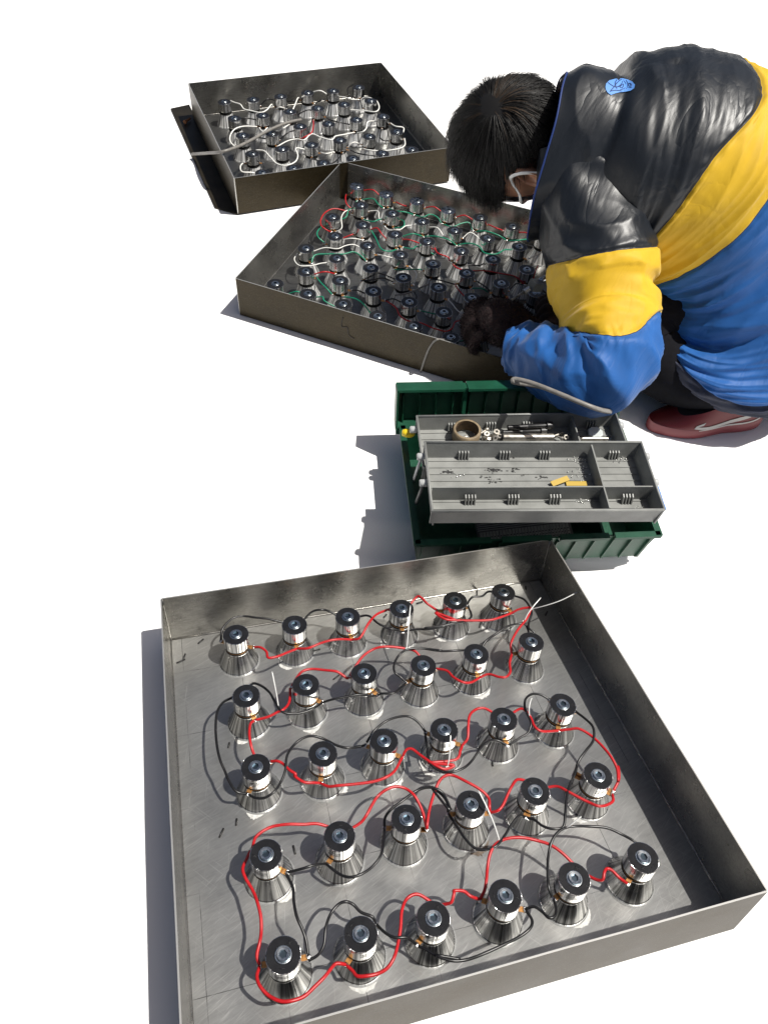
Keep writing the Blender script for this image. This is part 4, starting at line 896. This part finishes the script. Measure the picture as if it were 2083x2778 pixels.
def sleeve(rings, name, seams, disp, nt=190, na=130, dip=(0, 0)):
    B, bt = loft(rings, 420, na, None, 2.15); tm = bt[-1]; kn = (0, .3, .55, 1); tau = np.concatenate([np.linspace(0, .3, 60, endpoint=False), np.linspace(.3, .55, 55, endpoint=False), np.linspace(.55, 1, 95)])
    P = np.zeros((len(tau), na, 3)); T = np.zeros((len(tau), na))
    for j in range(na):
        s_ = max(0, math.sin(2*math.pi*j/na)); K = (0, seams[0]+dip[0]*s_, seams[1]+sb_off(2*math.pi*j/na, dip[1]), tm)
        t = np.interp(tau, kn, K); f = t/tm*419; i0 = np.minimum(418, f.astype(int)); f = (f-i0)[:, None]; T[:, j] = t; P[:, j] = B[i0, j]*(1-f)+B[i0+1, j]*f
    if disp is not None:
        dt = np.gradient(P, axis=0); da = np.roll(P, -1, 1)-np.roll(P, 1, 1); N = np.cross(da, dt); N /= np.linalg.norm(N, axis=2, keepdims=True)+1e-12; N *= np.sign(((P-P.mean(1, keepdims=True))*N).sum(2).mean())
        P = P+N*np.array([[disp(T[i, j], 2*math.pi*j/na, P[i, j], seams[0]+dip[0]*max(0, math.sin(2*math.pi*j/na)), seams[1]+sb_off(2*math.pi*j/na, dip[1])) for j in range(na)] for i in range(len(tau))])[..., None]
    m = MB(); m.grid(P, 0, True, mif=lambda i, j: 0 if tau[i] < .2999 else 1 if tau[i] < .5499 else 2)
    ce = P[-1].mean(0); m.grid([P[-1], ce+(P[-1]-ce)*.85, ce+(P[-1]-ce)*.8+(P[-8].mean(0)-ce)*.6], 2, True)
    c0 = P[0].mean(0); m.grid([c0+(P[0]-c0)*.02, c0+(P[0]-c0)*.6, P[0]], 0, True)
    return pbuild(m, name, [MAT['j_black'], MAT['j_yellow'], MAT['j_blue']], jacket), P
sl_l, PS = sleeve(SL, 'sleeve', (2.95, 5.75), d_sleeve, dip=(.55, 1.1))
for i_ in (60, 115): stitch(PS, i_, 'seam', sl_l)
# right sleeve, beyond the body, reaching into the tray
def ring_from(C, rad):
    out = []
    for i, c in enumerate(C):
        t = C[min(i+1, len(C)-1)]-C[max(i-1, 0)]; t /= np.linalg.norm(t); u = V3((0, 1, 0)); u = u-t*(u@t); u /= np.linalg.norm(u); s = np.cross(t, u); out.append((c, u, s, rad[i], rad[i], rad[i]))
    return out
CR = [V3(c) for c in ((.44, 1.58, .38), (.445, 1.61, .33), (.45, 1.62, .27), (.44, 1.59, .22), (.42, 1.53, .185), (.40, 1.46, .175), (.385, 1.41, .170), (.378, 1.39, .168))]
sleeve(ring_from(CR, (.08, .09, .085, .08, .07, .058, .048, .036)), 'sleeve', (2, 4), None, 70, 40)

# trousers and legs
def limb(C, rad, nt, na, seed, amp):
    def d(t, th, p): return amp*ridge(nz(p[0]*14, p[1]*14, p[2]*14, seed))
    return loft(ring_from([V3(c) for c in C], rad), nt, na, d, 2.1)[0]
m = MB()
for C, R_ in ((((.80, 1.40, .18), (.70, 1.37, .18), (.62, 1.345, .18), (.55, 1.325, .18), (.505, 1.30, .165), (.52, 1.265, .125), (.58, 1.235, .100), (.64, 1.212, .084), (.69, 1.202, .072), (.705, 1.199, .066)), (.09, .09, .085, .080, .075, .072, .066, .060, .056, .052)),
              (((.80, 1.52, .20), (.70, 1.56, .21), (.60, 1.58, .22), (.52, 1.58, .215), (.485, 1.58, .175), (.52, 1.57, .125), (.59, 1.56, .10), (.66, 1.55, .08), (.70, 1.545, .066), (.715, 1.54, .062)), (.11, .11, .10, .085, .075, .07, .065, .06, .056, .052))):
    P = limb(C, R_, 70, 44, 31, .006); m.grid(P, 0, True); ce = P[-1].mean(0); m.grid([P[-1], ce+(P[-1]-ce)*.8], 0, True)
m.ball((.80, 1.41, .17), (.15, .20, .11), 0, 24, 16)
pbuild(m, 'trousers', [MAT['trouser']])

# shoes: heel to toe outline swept upward
def shoe(heel, toe, side, lab=None):
    heel = V3(heel); toe = V3(toe); ax = toe-heel; L_ = np.linalg.norm(ax); ax /= L_; sd_ = V3((-ax[1], ax[0], 0))*side
    def outline(w, k, z, x0=0., x1=1.):
        pts = []
        for j in range(48):
            th = 2*math.pi*j/48; c, s = math.cos(th), math.sin(th)
            x = .5-.5*c; x = x0+(x1-x0)*x
            half = w*(.80+.26*math.sin(math.pi*min(1, max(0, (x-.35)/.65)))*k-.10*math.exp(-((x-.42)/.16)**2))
            y = abs(s)**.72*(1 if s > 0 else -1)*half
            pts.append(heel+ax*x*L_+sd_*y+V3((0, 0, z)))
        return pts
    root = empty('shoe', PI_@Matrix.Identity(4), PR) if False else None
    m = MB(); m.grid([outline(.040, 1, .001), outline(.043, 1, .006), outline(.0435, 1, .018), outline(.041, 1, .026)], 0, True); ol = outline(.040, 1, .001); m.add(ol, [tuple(reversed(range(48)))], 0, False)
    so_ = m
    def top(x): return .098-.052*min(1, max(0, (x-.30)/.45))-.012*max(0, (x-.75)/.25)
    u = MB(); rows = []
    for k in range(9):
        f = k/8; w = .041*(1-.30*f**1.6); O = outline(w, 1, .024, .0+.015*f, 1-.06*f-.16*f*f)
        R_ = []
        for p in O:
            x = ((p-heel)@ax)/L_; q = p.copy(); q[2] = .024+(top(x)-.024)*f; R_.append(q)
        rows.append(R_)
    u.grid(rows, 0, True, mif=lambda i, j: 0)
    ce = np.mean(rows[-1], axis=0); u.grid([rows[-1], [ce+(p-ce)*.55+V3((0, 0, -.002)) for p in rows[-1]], [ce+(p-ce)*.02+V3((0, 0, -.006)) for p in rows[-1]]], 1, True)
    o = pbuild(u, 'shoe', [MAT['shoe_red'], MAT['sock']]); 
    pbuild(so_, 'sole', [MAT['sole']], o)
    rowi = np.array(rows)
    def band(name, path, wd, mt):
        # path: (j index on outline, height fraction) lying 1.2 mm proud of the upper
        mm = MB(); A = []; B = []
        def S(j, f): 
            k = min(7.999, max(0, f*8)); i = int(k); g_ = k-i; j0 = int(j) % 48; h_ = j-int(j)
            a = rowi[i][j0]*(1-h_)+rowi[i][(j0+1) % 48]*h_; b = rowi[i+1][j0]*(1-h_)+rowi[i+1][(j0+1) % 48]*h_; p = a*(1-g_)+b*g_
            cen = rowi[i].mean(0); n_ = p-cen; n_[2] = 0; n_ -= ax*(n_@ax)*.8; n_ /= np.linalg.norm(n_)+1e-9; return p+n_*.0016
        Q = crom([(a, b) for a, b in path], 6)
        A = [S(q[0], q[1]-wd) for q in Q]; B = [S(q[0], q[1]+wd) for q in Q]
        mm.grid([A, B], 0); pbuild(mm, name, [mt], o)
    for sgn in (1, -1):
        J = lambda j: j if sgn > 0 else 48-j
        band('side_stripe', [(J(4.5), .62), (J(7), .36), (J(10), .20), (J(13), .16), (J(15), .30), (J(14), .44)], .07, MAT['shoe_grey'])
        band('side_line', [(J(3), .30), (J(6), .12), (J(10), .06), (J(14), .05)], .03, MAT['shoe_grey'])
        band('ankle_trim', [(J(1.5), .93), (J(4), .80), (J(7), .84), (J(10), .93)], .07, MAT['shoe_blue'])
        band('heel_patch', [(J(0), .78), (J(1.4), .78), (J(2.6), .78)], .16, MAT['shoe_grey'])
    s = MB(); a = heel+ax*L_*.26; s.tube([a+V3((0, 0, .06)), a+V3((-.004, 0, .085)), a+ax*.004+V3((0, 0, .12))], [.033, .031, .030], 20); pbuild(s, 'sock', [MAT['sock']], o)
    return o
hl = at_z(z8(1590, 1905), .02); tl = at_z(z8(1010, 1985), .02)
shoe((.795, 1.195, 0), (.545, 1.155, 0), 1); shoe((.80, 1.545, 0), (.53, 1.55, 0), -1)

# ---------------------------------------------------------------- head
HC = V3((.202, 1.478, .423))
cz = V3((-.94, .02, .30)); cz /= np.linalg.norm(cz)                       # to the crown
fy = V3((-.30, .14, -.93)); fy -= cz*(fy@cz); fy /= np.linalg.norm(fy)      # face, looking down into the tray
lx = np.cross(fy, cz)                                                        # to the left ear?
if lx[1] > 0: lx = -lx
def head_pt(a, e):
    """a: azimuth from face (0) towards the left ear (+), e: elevation towards the crown -> local (x left, y face, z crown)"""
    ce, se = math.cos(e), math.sin(e); x, y, z = math.sin(a)*ce, math.cos(a)*ce, se
    rx, ry, rz = .079, (.102 if y > 0 else .110), (.120 if z > 0 else .122)
    if z < 0:
        k = min(1, -z); rx *= 1-.30*k*k; 
        if y < 0: ry *= 1-.35*k
    p = V3((x*rx, y*ry, z*rz))
    def g(ax_, ez, w, wz): return math.exp(-((a-ax_)/w)**2-((e-ez)/wz)**2)
    p[1] += .024*g(0, -.18, .13, .16)+.010*g(0, .02, .09, .14)                       # nose
    p[1] += -.009*g(.36, .07, .17, .10)-.009*g(-.36, .07, .17, .10)               # eye sockets
    p[1] += .005*g(.3, .26, .3, .09)+.005*g(-.3, .26, .3, .09)                      # brow
    p[1] += .006*g(0, -.55, .26, .06)+.005*g(0, -.66, .24, .05)-.004*g(0, -.605, .3, .03)+.010*g(0, -.98, .3, .14)
    return p
def HW(p): return HC+lx*p[0]+fy*p[1]+cz*p[2]
m = MB(); ne, na = 60, 96
G = [[HW(head_pt(-math.pi+2*math.pi*j/na, -math.pi/2+math.pi*i/ne)) for j in range(na)] for i in range(ne+1)]
m.grid(G, 0, True)
# neck running into the collar, part of the same body
neck_c = [HW(V3((0, -.030, -.055))), HW(V3((0, -.045, -.10))), HW(V3((0, -.05, -.15))), V3((.38, 1.455, .40))]
NP = loft(ring_from(neck_c, (.058, .056, .060, .075)), 20, 40)[0]; m.grid(NP, 0, True)
# upper body and arms under the clothes, so the figure is whole
BP = loft(ring_from([V3(c) for c in ((.37, 1.455, .40), (.44, 1.46, .40), (.55, 1.455, .36), (.65, 1.44, .29), (.74, 1.41, .2))], (.07, .13, .14, .135, .13)), 24, 32)[0]; m.grid(BP, 0, True)
# ears
for s in (1, -1):
    for k in range(1):
        pts = []
        E0 = V3((s*.074, -.004, -.030))
        ring = []
        for rr, off in ((1.0, .010), (.92, .016), (.72, .011), (.45, .006), (.05, .004)):
            ring.append([HW(E0+V3((s*(.006+off+.014*(.5-.5*math.sin(t))), -.004+.0175*rr*math.sin(t)*(1-.12*math.cos(t)), .031*rr*math.cos(t)))) for t in np.linspace(0, 2*math.pi, 28, endpoint=False)])
        base = [HW(E0+V3((-s*.004, .010*math.sin(t), .024*math.cos(t)))) for t in np.linspace(0, 2*math.pi, 28, endpoint=False)]
        m.grid([base]+ring, 0, True)
body = pbuild(m, 'body', [MAT['skin']])
for s in (1, -1):
    e = MB(); q = HW(head_pt(s*.36, .07)+V3((0, -.004, 0))); e.ball(q, .0115, 0, 16, 12); pbuild(e, 'eye', [MAT['strap']], body)
    e = MB(); e.ball(HW(head_pt(s*.36, .07)+V3((0, .0045, 0))), .0048, 0, 12, 8); pbuild(e, 'iris', [MAT['ink']], body)
e = MB(); e.tube([HW(head_pt(a, -.605)+V3((0, .002, 0))) for a in np.linspace(-.26, .26, 12)], [.001+.003*math.sin(math.pi*k/11) for k in range(12)], 8); pbuild(e, 'mouth', [MAT['lips']], body)
# face mask pulled over the mouth with its ear loops
m = MB(); G = [[HW(head_pt(a, el)*V3((1.06, 1.06, 1.02))+V3((0, .008*math.cos(a), 0))) for a in np.linspace(-.74, .74, 30)] for el in np.linspace(-1.15, -.16, 20)]
m.grid(G, 0); mask = pbuild(m, 'face_mask', [MAT['strap']])
def strap(pts):
    m = MB(); pts = crom(pts, 8)
    m.tube(pts, .0036, 8, flat=.35); return m
for s in (1, -1):
    pts = [HW(head_pt(s*.72, -.52)*1.07), HW(V3((s*.066, .070, -.052))), HW(V3((s*.080, .044, -.034))), HW(V3((s*.092, .020, -.006))), HW(V3((s*.101, .004, .004))), HW(V3((s*.108, -.014, -.006))), HW(V3((s*.106, -.024, -.028))), HW(V3((s*.096, -.028, -.056)))]
    if s < 0: pts = pts[:6]
    pbuild(strap(pts), 'ear_loop', [MAT['strap']], mask)
# hair: a cap under many strands that fall from the whorl at the crown
def hairline(a):         # lowest elevation covered at this azimuth (0 = face)
    aa = abs(a)
    pts = [(0, .30), (.5, .24), (.95, .02), (1.2, -.02), (1.40, .20), (1.70, .26), (2.0, -.30), (2.4, -.62), (3.15, -.72)]
    for (a0, e0), (a1, e1) in zip(pts, pts[1:]):
        if aa <= a1: return e0+(e1-e0)*(aa-a0)/(a1-a0)
    return -.7
m = MB(); G = []
na = 96; nk = 26
for i in range(nk+1):
    row = []
    for j in range(na):
        a = -math.pi+2*math.pi*j/na; e0 = hairline(a); el = e0+(math.pi/2-e0)*i/nk
        row.append(HW(head_pt(a, el)*(1.0+.045*min(1, i/3))))
    G.append(row)
m.grid(G, 0, True)
hair = pbuild(m, 'hair', [MAT['hair']])
WH = (2.45, .72)          # whorl azimuth / elevation
def dirv(a, e): return V3((math.sin(a)*math.cos(e), math.cos(a)*math.cos(e), math.sin(e)))
wv = dirv(*WH); m = MB(); cnt = 0; gdown = V3((lx[2], fy[2], cz[2]))*-1      # world down in head axes
while cnt < 24000:
    a = random.uniform(-math.pi, math.pi); e = math.asin(random.uniform(-.7, 1))
    if e < hairline(a)+.02: continue
    v = dirv(a, e); dd = math.acos(max(-1, min(1, v@wv)))
    if dd < .10 and random.random() < .8: continue
    cnt += 1
    p = head_pt(a, e)*1.03; nrm = v.copy()
    tang = v*(v@wv)-wv; tang = tang-v*(tang@v); tang /= np.linalg.norm(tang)+1e-9
    sw = np.cross(v, tang); tang = tang+.12*sw+.05*V3((random.gauss(0, 1), random.gauss(0, 1), random.gauss(0, 1)))+.24*V3((nz(p[0]*70, p[1]*70, p[2]*70, 3), nz(p[0]*55, p[1]*55, p[2]*55, 4), nz(p[0]*55, p[1]*55, p[2]*55, 5)))
    L_ = random.uniform(.048, .078)*(1.25 if e > .1 and abs(a) < 1.2 else 1); 
    if abs(a) > 1.5 and e < .15: L_ *= .42
    pts = [p]; cur = p.copy(); dvec = tang*.95+nrm*.09; steps = 5
    for k in range(steps):
        dvec = dvec/np.linalg.norm(dvec); cur = cur+dvec*L_/steps; 
        # keep outside of the skull
        q = cur/V3((.082, .104, .122)); r = np.linalg.norm(q)
        if r < 1.0: cur = cur/r*1.005
        pts.append(cur.copy()); dvec = dvec-nrm*.06+gdown*.16
    w = random.uniform(.00028, .00048); m.tube([HW(q) for q in pts], [w*1.1, w*1.2, w*1.1, w*.9, w*.6, w*.12], 3, cap=False, mi=1 if dd < .17 and p[2] > .05 and lx[2]*0+random.random() < .4 and (v@V3((1, 0, 0)) > -.9) and dd > .03 and np.cross(wv, v)[2]*1 < .05 else 0)
pbuild(m, 'hair_strands', [MAT['hair'], mat('brown_hair', (.045, .026, .013), .55)], hair)
# ---------------------------------------------------------------- gloved hand reaching into the tray
W0 = V3((.262, 1.240, .158)); 
m = MB()
PC = V3((.222, 1.260, .158))
Mx = Matrix.Rotation(.2, 3, 'Y')
pal = loft(ring_from([W0+V3((.03, -.025, 0)), W0, V3((.238, 1.252, .160)), PC, V3((.190, 1.274, .158)), V3((.172, 1.280, .150))], (.030, .032, .040, .046, .042, .026)), 24, 28, None, 2.2)[0]
m.grid(pal, 0, True); cc = pal[-1].mean(0); m.grid([pal[-1], cc+(pal[-1]-cc)*.02], 0, True); cc = pal[0].mean(0); m.grid([cc+(pal[0]-cc)*.02, pal[0]], 0, True)
def finger(pts, r):
    pts = crom(pts, 6); n = len(pts); rad = [r*(1-.22*k/(n-1)) for k in range(n)]; rad[-1] *= .35; rad[-2] *= .78; m.tube(pts, rad, 14)
finger([(.195, 1.243, .150), (.168, 1.240, .142), (.160, 1.242, .112), (.172, 1.250, .090)], 0.0140)
finger([(.190, 1.263, .162), (.158, 1.264, .156), (.146, 1.266, .124), (.158, 1.270, .098)], .0132)
finger([(.190, 1.286, .166), (.158, 1.290, .162), (.142, 1.294, .130), (.152, 1.296, .102)], .0132)
finger([(.196, 1.304, .164), (.168, 1.318, .162), (.150, 1.326, .136), (.158, 1.328, .112)], .0125)
finger([(.228, 1.290, .160), (.226, 1.320, .150), (.212, 1.338, .132), (.198, 1.343, .116)], .0135)
me = m.mesh('glove', [MAT['glove']]); me.transform(PI_); glove = link('glove', me, PR)
rm = glove.modifiers.new('remesh', 'REMESH'); rm.mode = 'VOXEL'; rm.voxel_size = .0024; rm.use_smooth_shade = True
sm = glove.modifiers.new('smooth', 'SMOOTH'); sm.factor = .6; sm.iterations = 5
# fleece pile
f = MB(); src = [Vector(v) for v in m.v]
vs = np.array(m.v); fs = [q for q in m.f if len(q) == 4]
for _ in range(12000):
    q = random.choice(fs); P4 = [Vector(m.v[i]) for i in q]; u_, w_ = random.random(), random.random()
    p = (P4[0].lerp(P4[1], u_)).lerp(P4[3].lerp(P4[2], u_), w_); n_ = (P4[1]-P4[0]).cross(P4[3]-P4[0])
    if n_.length < 1e-12: continue
    n_.normalize()
    if n_.dot(p-Vector(PC)) < 0: n_ = -n_
    r_ = Vector((random.gauss(0, 1), random.gauss(0, 1), random.gauss(0, 1)))*.7
    d_ = (n_+r_).normalized()*random.uniform(.003, .0085); f.tube([p, p+d_*.6+r_*.0004, p+d_], [.0005, .0004, .0001], 3, cap=False)
pbuild(f, 'fleece_pile', [MAT['glove']], glove)
# the other hand, behind the sleeve
m = MB(); pal = loft(ring_from([V3((.383, 1.40, .165)), V3((.365, 1.375, .16)), V3((.345, 1.35, .155)), V3((.327, 1.335, .15))], (.028, .034, .040, .026)), 16, 24, None, 2.2)[0]
m.grid(pal, 0, True); cc = pal[-1].mean(0); m.grid([pal[-1], cc+(pal[-1]-cc)*.02], 0, True)
for k, (dy, dz) in enumerate(((-.03, -.004), (-.01, .004), (.012, .004), (.032, -.002))):
    b = V3((.332, 1.338+dy, .152+dz)); finger([b, b+V3((-.022, .002, -.004)), b+V3((-.030, .004, -.026)), b+V3((-.018, .004, -.040))], .0115)
finger([(.357, 1.33, .150), (.344, 1.308, .142), (.329, 1.30, .130), (.319, 1.304, .122)], .0125)
me = m.mesh('glove', [MAT['glove']]); me.transform(PI_); g2 = link('glove', me, PR)
rm = g2.modifiers.new('remesh', 'REMESH'); rm.mode = 'VOXEL'; rm.voxel_size = .0026; rm.use_smooth_shade = True

# badge on the back, laid on the cloth
bpy.context.view_layer.update()
def on_jacket(p):
    o = Vector(CAM_C); d = Vector(ray(p)).normalized(); Mi = jacket.matrix_world.inverted()
    hit, loc, nrm, _ = jacket.ray_cast(Mi@o, (Mi.to_3x3()@d).normalized())
    if not hit: return None
    return jacket.matrix_world@loc+(jacket.matrix_world.to_3x3()@nrm).normalized()*.0012*(1 if nrm.dot(Mi.to_3x3()@d) < 0 else -1)
zb = Z(1580, 80, .30320)
out = [(200, 520), (205, 490), (235, 460), (290, 446), (350, 442), (400, 452), (445, 470), (468, 500), (460, 530), (430, 552), (380, 562), (330, 565), (290, 575), (250, 590), (222, 570), (205, 545)]
ctr = (325, 510); m = MB(); R = []
for k in (1, .75, .5, .25, .02): R.append([on_jacket(zb(ctr[0]+(x-ctr[0])*k, ctr[1]+(y-ctr[1])*k)) for x, y in out])
if all(p is not None for r in R for p in r):
    m.grid(R, 0, True); bd = pbuild(m, 'badge', [MAT['badge']], jacket)
    m = MB()
    for st in ([(222, 480), (250, 500), (290, 520), (330, 505), (350, 470)], [(340, 450), (305, 480), (275, 520), (240, 560)], [(300, 455), (285, 490), (300, 535)], [(325, 520), (350, 525), (357, 492), (325, 520)], [(352, 455), (380, 490), (372, 530), (330, 545)], [(385, 460), (405, 490), (400, 525), (370, 550)], [(410, 490), (430, 488), (436, 508), (412, 512), (410, 490)], [(405, 525), (440, 520)], [(250, 555), (300, 548), (345, 556)]):
        q = [on_jacket(zb(x, y)) for x, y in st]
        if all(v is not None for v in q): m.tube(crom(q, 5), .0010, 5, flat=.6)
    pbuild(m, 'badge_lines', [MAT['badge_ink']], bd)

# ---------------------------------------------------------------- torch-like metal tool held over the tray
def seg(m, p, q, r0, r1, n=12, mi=0, smooth=True): m.tube([p, Vector(p).lerp(Vector(q), .5), q], [r0, (r0+r1)/2, r1], n, mi, smooth=smooth)
tq = lambda x, y, z: at_z(z6(x, y), z)
TM_ = Matrix.Translation(tq(1440, 640, .125)); tl_ = tag(empty('soldering_iron', TM_), 'metal soldering tool held over the right end of the middle tray', 'tool'); TI = TM_.inverted()
def tb_(m, name, mt):
    me = m.mesh(name, [mt]); me.transform(TI); link(name, me, tl_)
m = MB(); seg(m, tq(1322, 716, .100), tq(1415, 655, .122), .0022, .0030); tb_(m, 'tip', MAT['raw_steel'])
m = MB(); seg(m, tq(1412, 657, .121), tq(1440, 640, .125), .006, .006, 6, smooth=False); tb_(m, 'collar', MAT['solder'])
m = MB(); m.box((-.014, -.011, -.010), (.014, .011, .010), 0, Matrix.Translation(tq(1470, 625, .128))@Matrix.Rotation(.5, 4, 'Z')@Matrix.Rotation(.3, 4, 'Y')); tb_(m, 'clamp_block', MAT['grey_plastic'])
m = MB(); seg(m, tq(1485, 605, .132), tq(1560, 570, .140), .0065, .0065, 18); tb_(m, 'barrel', MAT['chrome'])
m = MB(); m.tube(crom([tq(1485, 640, .12), tq(1515, 660, .11), tq(1535, 690, .10), tq(1560, 735, .09)], 6), .0022, 8); tb_(m, 'lead', MAT['black'])
# grey air hose round the elbow, above the toolbox lid
cable('hose', [at_z(z8(640, 1815), .190), at_z(z8(520, 1780), .205), at_z(z8(415, 1762), .225), at_z(z8(388, 1754), .232), at_z(z8(400, 1743), .236), at_z(z8(480, 1762), .240), at_z(z8(600, 1808), .244), at_z(z8(700, 1850), .244), at_z(z8(780, 1882), .240), at_z(z8(830, 1898), .225), at_z(z8(870, 1905), .20)], .0044, 'pale grey hose curving under the worker\'s blue sleeve', 'hose')
# crumpled blue plastic beside the right end of the toolbox
m = MB(); bq = [(1505, 490), (1530, 540), (1555, 600), (1578, 660), (1600, 720), (1612, 752)]
rows = []
for k in range(9):
    f = k/8; rows.append([at_z(z5(x-90*f, y+10*f), .105-.09*f*f)+Vector((0, 0, .006*nz(x*.02, f*3, 0, 40))) for x, y in [tuple(v) for v in crom(bq, 4)]])
m.grid(rows, 0); o = m.build('plastic_sheet', MAT['blue_plastic']); sl = o.modifiers.new('thickness', 'SOLIDIFY'); sl.thickness = .0008
tag(o, 'crumpled blue plastic sheet tucked beside the right end of the toolbox', 'plastic sheet')
